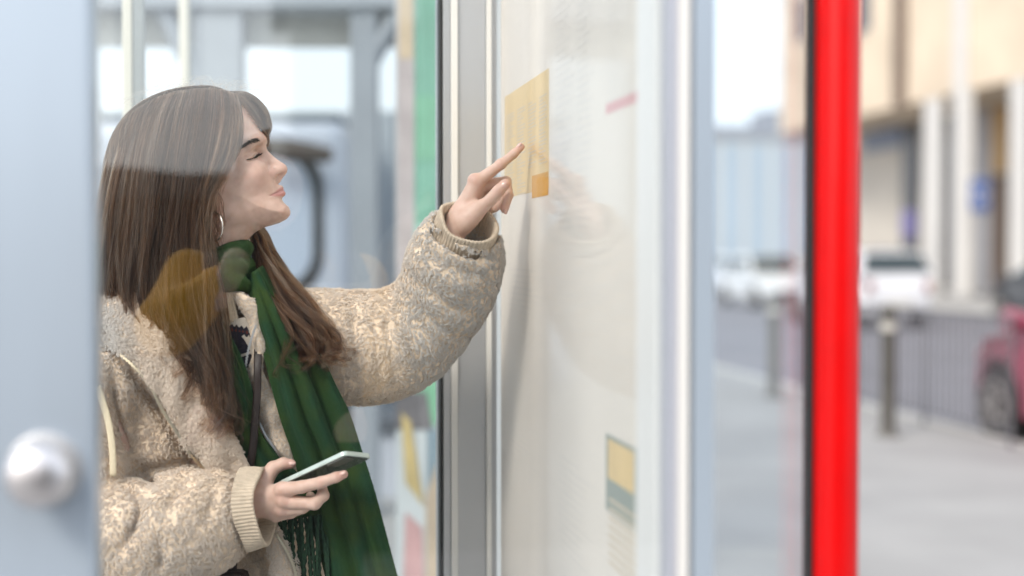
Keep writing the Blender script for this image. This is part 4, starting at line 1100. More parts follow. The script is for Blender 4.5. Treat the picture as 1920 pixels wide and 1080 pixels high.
# ---------------------------------------------------------------- coat
def fleece_mat(name):
    m = bpy.data.materials.new(name); m.use_nodes = True; nt = m.node_tree; b = nt.nodes['Principled BSDF']
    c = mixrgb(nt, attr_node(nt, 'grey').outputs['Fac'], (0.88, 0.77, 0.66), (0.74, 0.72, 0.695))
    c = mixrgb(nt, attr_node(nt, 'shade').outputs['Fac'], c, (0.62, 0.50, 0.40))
    nt.links.new(c, b.inputs['Base Color']); b.inputs['Roughness'].default_value = .85; b.inputs['Specular IOR Level'].default_value = .25
    b.inputs['Sheen Weight'].default_value = .2
    return m
M_fl = fleece_mat('fleece_fibre')
M_coat = mat('fleece_backing', (0.74, 0.60, 0.46), .95, var=.2, scale=40, bump=.6, bscale=150)
C = SDF((-.93, 2.38, .70), (.03, 3.0, 1.50), .0055)
# raised sleeve
SL = [(540, 655, -80), (600, 650, -80), (660, 651, -84), (712, 650, -92), (762, 632, -100), (800, 598, -92), (828, 556, -66), (845, 515, -38), (858, 478, -12), (868, 448, 6)]
C.chain(QQ(SL), [.098, .103, .104, .103, .095, .086, .085, .085, .083, .072], k=.01, kin=.03, sm=16)
C.chain(QQ([(868, 448, 6), (884, 405, 28), (890, 390, 34)]), [.058, .060, .060], k=.004, mode='s')
# shoulders and front
C.chain(QQ([(225, 700, 10), (330, 665, -30), (430, 640, -45), (560, 645, -80)]), [.098, .092, .088, .094], k=.04, kin=.03)
C.chain(QQ([(315, 830, -70), (320, 1160, -70)]), [.145, .16], k=.06)
C.chain(QQ([(470, 830, -105), (480, 1160, -105)]), [.125, .15], k=.06)
C.chain(QQ([(140, 560, -20), (205, 585, 30), (258, 640, 66)]), [.065, .050, .036], k=.02)
# lowered sleeve
C.chain(QQ([(165, 720, 40), (140, 850, 70), (140, 980, 100)]), [.10, .105, .11], k=.02, kin=.03)
C.chain(QQ([(140, 990, 105), (230, 1018, 118), (320, 994, 124), (365, 978, 126), (390, 970, 127)]), [.108, .106, .099, .091, .082], k=.012, kin=.03, sm=10)
# folds
for pts_, am_, w_ in [
    ([(652, 545), (662, 600), (662, 660), (668, 752)], .010, 7), ([(640, 548), (648, 620), (650, 700)], -.004, 8),
    ([(735, 545), (750, 590), (764, 640), (800, 700)], .014, 9), ([(722, 560), (726, 640), (744, 735)], .009, 7), ([(748, 600), (760, 670), (770, 720)], -.006, 9),
    ([(700, 560), (702, 640), (712, 745)], .008, 6), ([(690, 600), (690, 700)], -.005, 9),
    ([(755, 500), (800, 540), (850, 575), (915, 590)], .012, 9), ([(765, 470), (810, 505), (865, 535), (930, 530)], -.006, 10), ([(775, 448), (812, 480), (866, 508), (935, 512)], .012, 8),
    ([(790, 420), (830, 455), (880, 482), (942, 478)], .009, 7), ([(745, 530), (790, 580), (835, 618), (885, 630)], .012, 8), ([(750, 560), (790, 612), (850, 655)], .008, 7), ([(770, 600), (800, 650), (835, 685)], -.005, 10),
    ([(228, 670), (295, 765), (350, 850), (398, 890)], .012, 9), ([(262, 882), (300, 876), (352, 868), (395, 880)], .016, 10), ([(255, 872), (280, 905), (300, 905)], .014, 10),
    ([(225, 912), (258, 945), (250, 990), (215, 1045)], .012, 10), ([(205, 690), (216, 780), (238, 865)], .012, 9), ([(345, 896), (330, 930), (300, 965)], .008, 9), ([(285, 1000), (300, 1040), (290, 1075)], .007, 9), ([(395, 900), (392, 950), (370, 1000)], .005, 9)]:
    C.crease(pts_, am_ * (.6 if pts_[0][0] > 560 else 1.5), w_ * 1.15)
C.wobble(.0030, 30, 3, 8); C.wobble(.0008, 110, 4, 8); C.D += np.float32(.0065)
cv, cf = C.mesh()
coat = mesh_obj('coat', cv, cf, M_coat, woman)
FUR = []
def tri_sample(v, f, n, seed):
    r = np.random.default_rng(seed); v = np.asarray(v); f = np.asarray(f)
    T_ = np.vstack([f[:, [0, 1, 2]], f[:, [0, 2, 3]]])
    a, b2, c = v[T_[:, 0]], v[T_[:, 1]], v[T_[:, 2]]
    nn = np.cross(b2 - a, c - a); ar = np.linalg.norm(nn, axis=1); nn = nn / (ar[:, None] + 1e-12)
    cen = (a + b2 + c) / 3; view = np.array([0, 0, CAM_H]) - cen; view /= np.linalg.norm(view, axis=1)[:, None]
    ppx = 960 + FPX * cen[:, 0] / cen[:, 1]; ppy = 475 - (cen[:, 2] - CAM_H) / cen[:, 1] * FPX
    ok = ((nn * view).sum(1) > -.35) & (ppx > 120) & (ppy < 1160) & (ppx < 1000)
    ar = ar * ok; i = r.choice(len(T_), n, p=ar / ar.sum())
    u, w = r.uniform(size=n), r.uniform(size=n); fl = u + w > 1; u[fl], w[fl] = 1 - u[fl], 1 - w[fl]
    return a[i] + u[:, None] * (b2 - a)[i] + w[:, None] * (c - a)[i], nn[i]
def smooth_noise(p, freq, seed, n=6):
    r = np.random.default_rng(seed); o = 0
    for _ in range(n):
        d = r.normal(size=3); d /= np.linalg.norm(d); o = o + np.sin(p @ d * freq * r.uniform(.6, 1.6) + r.uniform(0, 6.28))
    return o / math.sqrt(n)
def fleece(v, f, ncl, per, length, seed, comb=(0.1, -.2, -.8), curl=.5, greyfn=None, rad=.00032, clr=.0032):
    r = np.random.default_rng(seed)
    p, nrm = tri_sample(v, f, ncl, seed)
    fld = np.stack([smooth_noise(p, 110, seed + 5 + j) for j in range(3)], 1)
    cdir = np.array(comb) + .75 * fld + r.normal(0, .45, p.shape)
    cdir -= (cdir * nrm).sum(1, keepdims=True) * nrm; cdir /= np.linalg.norm(cdir, axis=1, keepdims=True) + 1e-9
    side = np.cross(nrm, cdir)
    Lc = length * r.uniform(.6, 1.3, ncl)
    n = ncl * per; c = np.repeat(np.arange(ncl), per)
    a = r.uniform(0, 6.28, n); rr_ = clr * np.sqrt(r.uniform(size=n))
    ro = cdir[c] * (np.cos(a) * rr_)[:, None] + side[c] * (np.sin(a) * rr_)[:, None]
    K = 6; u = np.linspace(0, 1, K); S = np.empty((n, K, 3))
    L_ = Lc[c] * r.uniform(.75, 1.1, n); cu = r.choice((-1, 1), ncl)[c] * curl * r.uniform(.4, 1.2, ncl)[c]; ph = r.uniform(0, 6.28, ncl)[c]
    for k in range(K):
        t = u[k]; conv = 1 - .75 * t
        S[:, k] = p[c] - nrm[c] * .0015 + ro * conv + nrm[c] * (L_ * (.80 * t - .28 * t * t))[:, None] + cdir[c] * (L_ * .75 * t ** 1.5)[:, None] \
            + side[c] * (L_ * cu * .5 * np.sin(ph + 4.2 * t) * t)[:, None]
        S[:, k] += r.normal(0, .0008, (n, 3)) * t
    g = greyfn(p)[c] if greyfn else np.zeros(n)
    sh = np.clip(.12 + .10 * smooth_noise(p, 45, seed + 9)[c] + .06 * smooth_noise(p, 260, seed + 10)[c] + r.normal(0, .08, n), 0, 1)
    FUR.append((S, np.interp(u, [0, .6, 1], [1, .9, .4]) * rad * np.ones((n, 1)), np.clip(g, 0, 1), sh))
def pxy(p): return 960 + FPX * p[:, 0] / p[:, 1], 475 - (p[:, 2] - CAM_H) / p[:, 1] * FPX
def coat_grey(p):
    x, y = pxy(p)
    g = np.clip((x - 735) / 60, 0, 1) * .9 + np.clip((255 - x) / 50, 0, 1) * np.clip((680 - y) / 60, 0, 1)  # forearm partly greyer itself; forearm and collar grey also hold the glass reflection
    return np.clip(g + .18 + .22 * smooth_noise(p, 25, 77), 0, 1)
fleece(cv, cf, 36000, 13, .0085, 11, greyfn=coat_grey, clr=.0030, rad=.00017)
# collar / lapel band on her right, folded out, zip along its outer edge
lap = [[(x_, y_, w_ + 8) for x_, y_, w_ in r_] for r_ in [[(178, 640, 60), (172, 575, 52), (180, 512, 20)], [(222, 664, 104), (222, 600, 108), (243, 543, 84)], [(279, 718, 112), (290, 655, 124), (309, 610, 108)], [(318, 788, 106), (342, 712, 118), (362, 690, 106)],
       [(352, 845, 98), (386, 775, 108), (408, 760, 96)], [(397, 892, 90), (432, 850, 96), (452, 845, 84)], [(446, 935, 78), (466, 905, 82), (486, 900, 74)]]]
v_, f_, _ = patch([[Q(*q) for q in r_] for r_ in lap], 24, 60, lambda U, V: .008 * np.sin(math.pi * U) + .0025 * np.sin(U * 9 + V * 23) + .002 * np.sin(V * 41), .016)
mesh_obj('lapel', v_, f_, M_coat, coat)
fleece(v_, f_, 11000, 13, .0078, 12, clr=.0028, rad=.00017, comb=(.5, -.2, -.5), curl=.8, greyfn=lambda p: np.clip((262 - pxy(p)[0]) / 60, 0, 1) * .95 + .15)  # collar end greyed, the pane's reflection put into the pile colour
# lower front edge right of the cuff
edge = [[(488, 985, 66), (512, 985, 72), (528, 990, 68)], [(500, 1030, 66), (528, 1030, 74), (549, 1030, 68)], [(505, 1070, 66), (538, 1070, 74), (560, 1070, 68)], [(508, 1120, 66), (544, 1120, 74), (566, 1120, 68)]]
v_, f_, _ = patch([[Q(*q) for q in r_] for r_ in edge], 12, 24, lambda U, V: .006 * np.sin(math.pi * U), .014)
mesh_obj('coat_front_edge', v_, f_, M_coat, coat)
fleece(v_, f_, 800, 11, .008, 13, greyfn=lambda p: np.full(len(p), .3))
M_zip = mat('zip_metal', (0.66, 0.57, 0.42), .3, metal=1.0)
def zipper(path, m=M_zip, n=70, w_=.0022, parent=None):
    c_ = crs(QQ(path), n); t = np.gradient(c_, axis=0); t /= np.linalg.norm(t, axis=1, keepdims=True)
    mb = MB()
    for k in range(n):
        s_ = np.cross(t[k], (0, -1, 0)); s_ /= np.linalg.norm(s_); o_ = np.array([0, -1, 0.])
        a = c_[k] + s_ * w_ * (.35 if k % 2 else -.35); h1 = np.linalg.norm(c_[min(k + 1, n - 1)] - c_[max(k - 1, 0)]) * .28
        mb.hexa([a + i * t[k] * h1 + j * s_ * w_ + l * o_ * .0012 for l in (-1, 1) for (i, j) in ((-1, -1), (1, -1), (1, 1), (-1, 1))])
    o = mb.build('zipper', m, parent or coat); return o
zipper([(226, 664, 118), (254, 690, 124), (280, 720, 124), (300, 760, 120), (318, 790, 118), (335, 815, 114), (353, 846, 110), (375, 872, 104), (398, 892, 100)], n=90)
zipper([(518, 1000, 86), (536, 1030, 86), (550, 1060, 84), (558, 1090, 84)], n=36)
# ribbed cuffs
M_rib = mat('rib_knit', (0.60, 0.50, 0.39), .9, var=.12, scale=90, bump=.4, bscale=500)
def cuff(c0, c1, r0, r1, ribs, nm='cuff', roll=.006, ecc=1.0):
    c0, c1 = np.array(c0), np.array(c1); ax = c1 - c0; L_ = np.linalg.norm(ax); ax /= L_
    u = np.cross(ax, (0, 1, 0)); u /= np.linalg.norm(u); w_ = np.cross(ax, u)
    prof = [(0, r0), (.25, r0 * .75 + r1 * .25), (.55, r0 * .4 + r1 * .6), (.85, r1), (.97, r1 * 1.01), (1.0, r1 - .002), (.97, r1 - .006), (.6, r1 - .009), (.1, r1 - .012)]
    n = ribs * 6; vs = []
    for t, r in prof:
        for i in range(n):
            a = 2 * math.pi * i / n
            rr2 = r + (.0007 * (1 if (i // 3) % 2 else -1)) + .003 * math.sin(2 * a + 1 + 2 * t) + .0015 * math.sin(5 * a + 3 * t)
            vs.append(c0 + ax * (L_ * t + .003 * math.sin(3 * a + 1)) + rr2 * (u * math.cos(a) + w_ * math.sin(a) * ecc))
    fs = [(k * n + i, k * n + (i + 1) % n, (k + 1) * n + (i + 1) % n, (k + 1) * n + i) for k in range(len(prof) - 1) for i in range(n)]
    mesh_obj(nm, vs, fs, M_rib, coat)
cuff(Q(868, 452, 8), Q(880, 414, 42), .058, .057, 52)
cuff(Q(460, 955, 128), Q(499, 951, 132), .073, .068, 64)
# cord and pull
v_, f_ = tube(QQ([(183, 724, 150), (194, 758, 152), (205, 800, 154), (211, 850, 156), (212, 893, 156)]), .0062, n=10, k=20, flat=.35)
mesh_obj('drawstring', v_, f_, mat('cream_tape', (.74, .64, .46), .7, bump=.3, bscale=200), coat)
# fibres
fur = curves_obj('fleece_pile', np.concatenate([q[0] for q in FUR]), np.concatenate([q[1] for q in FUR]), M_fl, coat, {'grey': np.concatenate([q[2] for q in FUR]), 'shade': np.concatenate([q[3] for q in FUR])})

# ---------------------------------------------------------------- sweater, inner fleece, strap, scarf
M_cream2 = mat('cream_rib', (0.70, 0.58, 0.44), .9, bump=.5, bscale=250, stretch=(6, 6, .6))
v_, f_, _ = patch([[Q(396, 545, 60), Q(415, 542, 68), Q(438, 545, 62)], [Q(398, 575, 62), Q(418, 575, 70), Q(442, 575, 64)], [Q(404, 604, 62), Q(424, 606, 70), Q(448, 600, 64)]], 61, 14, lambda U, V: .0014 * np.sin(U * 2 * math.pi * 13), .004)
sweater = mesh_obj('sweater', v_, f_, M_cream2, woman)
M_knit = bpy.data.materials.new('pattern_knit'); M_knit.use_nodes = True
nt = M_knit.node_tree; b = nt.nodes['Principled BSDF']; b.inputs['Roughness'].default_value = .95
va = attr_node(nt, 'dark'); vr = attr_node(nt, 'rust')
c_ = mixrgb(nt, va.outputs['Fac'], (0.62, 0.55, 0.47), (0.022, 0.02, 0.032)); c_ = mixrgb(nt, vr.outputs['Fac'], c_, (.13, .028, .02)); nt.links.new(c_, b.inputs['Base Color'])
nu, nv = 90, 110
stitch = lambda U, V: .0011 * np.abs(np.sin(U * 34 * math.pi)) * (1 + .5 * np.sin(V * 60 * math.pi + np.sin(U * 68 * math.pi)))
v_, f_, uv_ = patch([[Q(402, 596, 60), Q(440, 598, 66), Q(478, 590, 60)], [Q(410, 645, 60), Q(450, 645, 66), Q(486, 640, 60)], [Q(425, 690, 58), Q(460, 690, 62), Q(490, 690, 58)], [Q(440, 745, 50), Q(470, 745, 52), Q(494, 745, 50)]], nu, nv, stitch, .004)
kn_ = mesh_obj('pattern_panel', v_, f_, M_knit, sweater)
pxv, pyv = pxy(np.asarray(v_))
dark = np.zeros(len(v_)); rust = np.zeros(len(v_))
step = lambda x: (x > 0).astype(float)
top = 603 + (pxv - 412) * .18
zig = 5 * np.abs(((pxv - 412) / 9) % 1 - .5) * 2
dark = np.maximum(dark, step(pyv - top - zig) * step(top + 21 - zig - pyv))
rust = step(pyv - top - 8 - zig * .5) * step(top + 14 - pyv - zig * .3) * step(np.sin(pxv * .9) + .2)
el = ((pxv - 450 - (pyv - 655) * .42) / 17) ** 2 + ((pyv - 655) / 36) ** 2
dark = np.maximum(dark, step(1 - el)); dark = dark * (1 - step(1 - np.abs(pyv - 667 - (pxv - 452) * -.35) / 2.5))
for nm_, ar_ in (('dark', dark), ('rust', rust)):
    at = kn_.data.attributes.new(nm_, 'FLOAT', 'POINT'); at.data.foreach_set('value', ar_.astype(np.float32))
M_fl2 = fleece_mat('inner_fleece_fibre')
jk = [[Q(436, 548, 62), Q(456, 552, 76), Q(476, 560, 70)], [Q(458, 596, 66), Q(474, 602, 80), Q(494, 610, 74)], [Q(474, 640, 68), Q(484, 645, 82), Q(496, 658, 76)], [Q(466, 690, 66), Q(482, 690, 80), Q(494, 700, 74)], [Q(478, 735, 60), Q(492, 735, 74), Q(512, 735, 66)], [Q(486, 785, 56), Q(504, 785, 70), Q(528, 785, 62)], [Q(494, 830, 52), Q(516, 832, 66), Q(542, 835, 58)], [Q(510, 872, 48), Q(530, 875, 60), Q(552, 878, 52)]]
v_, f_, _ = patch(jk, 14, 70, lambda U, V: .003 * np.sin(V * 30), .010)
inner = mesh_obj('fleece_jacket', v_, f_, M_coat, woman)
FUR.clear()
fleece(v_, f_, 2400, 10, .0042, 14, greyfn=lambda p: np.full(len(p), .55), clr=.002, rad=.0002)
curves_obj('fleece_pile', FUR[0][0], FUR[0][1], M_fl2, inner, {'grey': FUR[0][2], 'shade': FUR[0][3]})
M_zip2 = mat('zip_silver', (0.62, 0.62, 0.62), .3, metal=1.0)
zipper([(480, 610, 92), (470, 640, 90), (464, 665, 88), (460, 695, 84), (462, 720, 80)], M_zip2, 46, .0016, inner)
zipper([(486, 790, 78), (495, 810, 76), (506, 828, 74), (518, 846, 72), (530, 866, 68)], M_zip2, 36, .0016, inner)
bag = thing('shoulder_bag', 'black shoulder bag with a thin dark leather strap across her front', 'bag', Q(420, 1120, 80))
v_, f_ = tube(QQ([(484, 622, 62), (484, 650, 70), (483, 690, 90), (482, 740, 92), (478, 790, 92), (474, 840, 90), (466, 885, 84), (450, 960, 78), (436, 1070, 100)]), .0075, n=10, k=40, flat=.25)
M_leather = mat('dark_leather', (0.022, 0.013, 0.011), .5, var=.2, scale=60, bump=.2, bscale=300)
mesh_obj('strap', v_, f_, M_leather, bag)
MB().box(Q(385, 1190, 120), Q(470, 1064, 70)).build('bag_body', M_leather, bag, bevel=.012)

M_scarf = bpy.data.materials.new('green_wool'); M_scarf.use_nodes = True
nt = M_scarf.node_tree; b = nt.nodes['Principled BSDF']; b.inputs['Roughness'].default_value = .9; b.inputs['Sheen Weight'].default_value = .18; b.inputs['Sheen Roughness'].default_value = .4
b.inputs['Sheen Tint'].default_value = (.4, .8, .4, 1); b.inputs['Specular IOR Level'].default_value = .15
tcn = nt.nodes.new('ShaderNodeTexCoord')
wv = nt.nodes.new('ShaderNodeTexWave'); wv.wave_type = 'BANDS'; wv.bands_direction = 'X'; wv.inputs['Scale'].default_value = .85; wv.inputs['Distortion'].default_value = 1.2; wv.inputs['Detail'].default_value = 1
nt.links.new(tcn.outputs['UV'], wv.inputs['Vector'])
cA = mixrgb(nt, wv.outputs['Fac'], (0.025, 0.062, 0.019), (0.018, 0.058, 0.029))
nz = nt.nodes.new('ShaderNodeTexNoise'); nz.inputs['Scale'].default_value = 14; nz.inputs['Detail'].default_value = 3; nt.links.new(tcn.outputs['Object'], nz.inputs['Vector'])
rp_ = nt.nodes.new('ShaderNodeValToRGB'); rp_.color_ramp.elements[0].position = .45; rp_.color_ramp.elements[1].position = .75; nt.links.new(nz.outputs['Fac'], rp_.inputs[0])
cA = mixrgb(nt, rp_.outputs['Color'], cA, (0.042, 0.070, 0.015))
nt.links.new(cA, b.inputs['Base Color'])
n2 = nt.nodes.new('ShaderNodeTexNoise'); n2.inputs['Scale'].default_value = 420; n2.inputs['Detail'].default_value = 4; nt.links.new(tcn.outputs['Object'], n2.inputs['Vector'])
bp = nt.nodes.new('ShaderNodeBump'); bp.inputs['Strength'].default_value = .6; bp.inputs['Distance'].default_value = .002; nt.links.new(n2.outputs['Fac'], bp.inputs['Height']); nt.links.new(bp.outputs['Normal'], b.inputs['Normal'])
# wrap around the neck
N_ = SDF(P(320, 610, 2.67) + [0, -.11, 0], P(500, 420, 2.67) + [0, .11, 0], .003)
def ringp(cx, cy, rx, rw, tilt):
    return [Q(cx + rx * math.cos(a), cy - rx * tilt * math.cos(a), rw * math.sin(a)) for a in np.linspace(0, 2 * math.pi, 17)]
N_.chain(np.array(ringp(406, 480, 52, 62, .28)), .0165, k=.006); N_.chain(np.array(ringp(410, 505, 50, 68, .10)), .018, k=.007); N_.chain(np.array(ringp(406, 526, 47, 70, -.06)), .0175, k=.008)
N_.chain(QQ([(420, 515, 80), (448, 530, 68), (466, 540, 40)]), .011, k=.01)
N_.wobble(.002, 90, 5, 6)
v_, f_ = N_.mesh(); v_n, f_n = v_, f_; scarf = mesh_obj('scarf', v_, f_, M_scarf, woman)
def folds(*fs_):
    return lambda U, V: sum(a * np.exp(-((U - c - sl * V) / w_) ** 2) * np.clip(V * 6, 0, 1) * (.85 - .5 * V) for c, sl, w_, a in fs_) + .0012 * np.sin(U * 21 + V * 5) + .0015 * np.sin(V * 17 + U * 3)
main = [[(462, 520, 30), (472, 512, 44), (482, 505, 36), (492, 498, 8)], [(474, 585, 62), (500, 585, 78), (524, 582, 62), (548, 578, 22)], [(490, 650, 76), (524, 652, 84), (562, 658, 66), (600, 664, 34)],
        [(506, 715, 80), (546, 718, 86), (590, 722, 68), (630, 722, 46)], [(526, 785, 76), (566, 784, 84), (612, 780, 70), (656, 774, 52)], [(546, 845, 66), (590, 846, 78), (636, 846, 70), (680, 848, 56)],
        [(566, 920, 58), (612, 922, 72), (660, 924, 70), (704, 926, 60)], [(586, 995, 56), (632, 996, 70), (682, 998, 72), (724, 1000, 62)], [(604, 1060, 56), (650, 1062, 70), (700, 1064, 72), (742, 1068, 62)], [(615, 1120, 56), (664, 1122, 70), (716, 1124, 72), (757, 1126, 62)]]
v_, f_, uv_ = patch([[Q(*q) for q in r_] for r_ in main], 70, 120, folds((.18, .10, .07, .012), (.36, .06, .05, -.016), (.52, .02, .08, .012), (.68, -.02, .05, -.014), (.30, .55, .07, .006), (.9, 0, .06, .005)), .006)
mesh_obj('scarf_end', v_, f_, M_scarf, scarf, uv=uv_)
tail = [[(384, 566, 76), (392, 566, 86), (400, 572, 84), (408, 584, 74)], [(390, 620, 84), (402, 618, 94), (416, 616, 92), (429, 622, 80)], [(408, 672, 88), (424, 670, 97), (440, 668, 95), (452, 672, 82)], [(426, 735, 88), (444, 735, 97), (462, 735, 94), (477, 738, 80)],
        [(438, 800, 84), (456, 800, 93), (474, 802, 90), (488, 806, 78)], [(450, 860, 74), (474, 858, 82), (502, 856, 80), (530, 860, 68)], [(484, 925, 60), (516, 920, 70), (556, 915, 70), (590, 915, 60)], [(520, 978, 60), (550, 974, 70), (584, 968, 70), (610, 964, 62)]]
v_, f_, uv_ = patch([[Q(*q) for q in r_] for r_ in tail], 50, 90, folds((.3, .1, .09, .005), (.62, -.05, .07, -.007), (.85, 0, .06, .005)), .006)
mesh_obj('scarf_end', v_, f_, M_scarf, scarf, uv=uv_)
M_fuzz = mat('green_fibre', (0.020, 0.065, 0.026), .9)
def fuzz(v, f, n, seed, parent):
    r = np.random.default_rng(seed); p, nr = tri_sample(v, f, n, seed); d = r.normal(size=p.shape); d -= (d * nr).sum(1, keepdims=True) * nr; d /= np.linalg.norm(d, axis=1, keepdims=True); L_ = r.uniform(.0015, .005, (n, 1))
    S = np.stack([p, p + nr * L_ * .35 + d * L_ * .4, p + nr * L_ * r.uniform(.2, .7, (n, 1)) + d * L_ * .9], 1)
    curves_obj('wool_fuzz', S, np.array([.00009, .00008, .00004]), M_fuzz, parent)
for k_, ob_ in enumerate([o for o in list(scarf.children) if o.name.startswith('scarf_end')]):
    vv = np.array([q.co for q in ob_.data.vertices]); ff = np.array([tuple(q.vertices) for q in ob_.data.polygons])
    fuzz(vv, ff, 26000 if k_ == 0 else 10000, 50 + k_, ob_)
fuzz(v_n, f_n, 6000, 49, scarf)
M_tass = mat('green_yarn', (0.013, 0.045, 0.022), .9, var=.3, scale=200, bump=.5, bscale=700)
for k in range(20):
    u = k / 19; x0 = 524 + 84 * u; y0 = 976 - 12 * u; pth = []
    dx = rng.normal(0, 5)
    for j in range(10):
        t = j / 9; pth.append((x0 + dx * t + 3.5 * math.sin(2.4 * t + k * 1.7) + 4 * t, y0 + t * (128 + 8 * math.sin(k * 2.1)), 70 + 4 * math.sin(k * 2.3) - 4 * t))
    v_, f_ = tube(QQ(pth), .0034, n=8, k=60)
    a_ = np.arange(len(v_)); ring_ = a_ // 8; cen_ = v_.reshape(-1, 8, 3).mean(1)[ring_]
    v_ = cen_ + (v_ - cen_) * (1 + .28 * np.cos(2 * (2 * math.pi * (a_ % 8) / 8) + ring_ * .9))[:, None]
    mesh_obj('tassel', v_, f_, M_tass, scarf)
# wool fuzz along the scarf outline is carried by the sheen; trousers and boots below the frame
Tr = SDF((-.95, 2.45, 0.0), (-.30, 3.0, .86), .012)
for hp, dx in ((hipL, -.02), (hipR, .02)):
    Tr.chain(np.array([[hp[0], hp[1], .82], [hp[0] + dx, hp[1] + .01, .45], [hp[0] + dx, hp[1] + .04, .10]]), [.112, .085, .075], k=.03)
v_, f_ = Tr.mesh(); mesh_obj('trousers', v_, f_, mat('dark_denim', (.03, .035, .05), .9, var=.2, scale=40), woman)
for hp, dx in ((hipL, -.02), (hipR, .02)):
    Bt = SDF((hp[0] + dx - .1, hp[1] - .2, 0), (hp[0] + dx + .25, hp[1] + .15, .2), .008)
    Bt.chain(np.array([[hp[0] + dx, hp[1] + .05, .045], [hp[0] + dx + .13, hp[1] - .09, .038]]), [.044, .038], k=.02); Bt.chain(np.array([[hp[0] + dx, hp[1] + .04, .05], [hp[0] + dx, hp[1] + .04, .17]]), [.05, .055], k=.02)
    v_, f_ = Bt.mesh(); mesh_obj('boot', v_, f_, M_leather, woman)

# ---------------------------------------------------------------- phone
phone = thing('phone', 'slim phone with a pale mint edge held in her lower hand', 'phone', (phA + phB) / 2)
def pcorner(a, c): return phA + e1 * a + s0_ * c
def rrect(L_, W__, r, n=6):
    out = []
    for cx, cy, a0 in ((L_ - r, W__ - r, 0), (r, W__ - r, 90), (r, r, 180), (L_ - r, r, 270)):
        for k in range(n + 1):
            a = math.radians(a0 + 90 * k / n); out.append((cx + r * math.cos(a), cy + r * math.sin(a)))
    return out
rr_ = rrect(PL, PWD, .010)
MB().prism(rr_, lambda u, v, d: pcorner(u, v) + nS * d, -PTH, 0).build('edge_band', mat('mint_edge', (0.62, 0.72, 0.68), .25, metal=.35), phone, bevel=.0012)
in_ = [(.003 + u * (PL - .006) / PL, .003 + v * (PWD - .006) / PWD) for u, v in rr_]
MB().prism(in_, lambda u, v, d: pcorner(u, v) + nS * d, -PTH - .0006, -PTH - .0001).build('back', mat('phone_back', (0.12, 0.13, 0.12), .12, coat=.5), phone)
MB().prism(in_, lambda u, v, d: pcorner(u, v) + nS * d, .0001, .0006).build('screen', mat('phone_screen', (0.01, 0.01, 0.012), .05), phone)
MB().prism([(u * .25 + PL * .70, v * .42 + PWD * .05) for u, v in rr_], lambda u, v, d: pcorner(u, v) + nS * d, -PTH - .0022, -PTH - .0007).build('camera_bump', mat('phone_bump', (0.16, 0.165, 0.15), .2), phone)
for a0, a1 in ((.28, .36), (.62, .72)):
    MB().prism([(PL * a0, -.0006), (PL * a1, -.0006), (PL * a1, .0002), (PL * a0, .0002)], lambda u, v, d: pcorner(u, v) + nS * d, -PTH * .68, -PTH * .32).build('side_button', mat('phone_button', (.55, .64, .60), .3, metal=.4), phone)

# ---------------------------------------------------------------- photographer, mirrored in the pane
ph = thing('person', 'person with mustard sleeves and dark vest, mirrored in the glass, raising a camera', 'person', SF(-.22, .02, 0))
M_must = mat('mustard_wool', (0.72, 0.36, 0.015), .9, var=.1, scale=12, sheen=.2)
def sfp(l): return np.array([SF(*q) for q in l])
lo, hi = np.array([-.62, -.75, 0.0]), np.array([.60, -.0, 1.72])
A = SDF(lo, hi, .013)
A.ell(SF(-.21, .01, 1.545), (.075, .09, .11), k=.02); A.chain(sfp([(-.24, .02, 1.47), (-.25, .01, 1.28)]), .052, k=.02)
A.chain(sfp([(-.24, -.1, .95), (-.24, .14, .95)]), .1, k=.1); A.chain(sfp([(-.07, -.12, 1.27), (-.055, -.075, 1.36)]), [.028, .034], k=.02); A.chain(sfp([(-.43, .12, .93), (-.42, .06, .91)]), [.028, .034], k=.02)
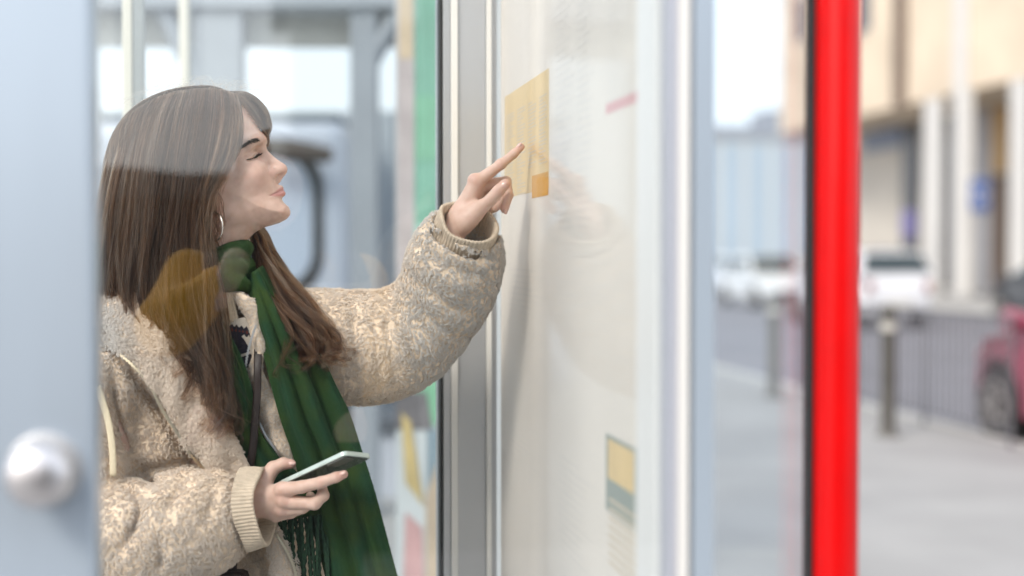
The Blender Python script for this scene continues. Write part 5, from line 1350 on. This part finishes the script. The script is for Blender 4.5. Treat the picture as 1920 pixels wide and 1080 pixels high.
for o_ in (-.09, .13): A.chain(sfp([(-.24, o_, .9), (-.24, o_, .08), (-.14, o_, .04)]), [.08, .05, .04], k=.03)
v_, f_ = A.mesh(); mesh_obj('body', v_, f_, M_skin, ph)
A = SDF(lo, hi, .013)
A.chain(sfp([(-.27, -.13, 1.3), (-.27, .19, 1.3)]), .085, k=.04); A.chain(sfp([(-.26, -.05, 1.2), (-.26, -.05, .76)]), .13, k=.06); A.chain(sfp([(-.26, .10, 1.2), (-.26, .10, .76)]), .13, k=.06)
v_, f_ = A.mesh(); mesh_obj('vest', v_, f_, mat('dark_quilting', (.025, .025, .03), .8), ph)
A = SDF(lo, hi, .011)
A.chain(sfp([(-.26, -.19, 1.31), (-.10, -.235, 1.21), (-.085, -.125, 1.30)]), [.078, .066, .050], k=.03, kin=.03); A.chain(sfp([(-.28, .22, 1.3), (-.44, .24, 1.08), (-.43, .12, .93)]), [.078, .066, .050], k=.03, kin=.03)
A.wobble(.004, 30, 8, 6); v_, f_ = A.mesh(); mesh_obj('sleeve', v_, f_, M_must, ph)
A = SDF(lo, hi, .013)
for o_ in (-.09, .13): A.chain(sfp([(-.24, o_, .88), (-.24, o_, .09)]), [.11, .075], k=.03)
v_, f_ = A.mesh(); mesh_obj('trousers', v_, f_, mat('black_denim', (.03, .03, .035), .9), ph)
A = SDF(lo, hi, .013)
A.ell(SF(-.235, .01, 1.58), (.09, .10, .105), k=.02); A.ell(SF(-.27, .01, 1.47), (.09, .09, .14), k=.03); A.ell(SF(-.15, .01, 1.53), (.06, .07, .075), k=.02, mode='s')
v_, f_ = A.mesh(); mesh_obj('hair', v_, f_, M_hairbase, ph)
cmr = thing('camera', 'black camera in the hands of the person in mustard', 'camera', SF(-.09, 0, 1.38))
MB().sbox(-.135, -.095, -.07, .07, CAM_H - .045, CAM_H + .045).build('camera_body', M_plastic, cmr, bevel=.006)
MB().cyl(SF(-.094, 0, CAM_H), SF(-.03, 0, CAM_H), .036, .038, n=24).build('lens', M_plastic, cmr, smooth=True)
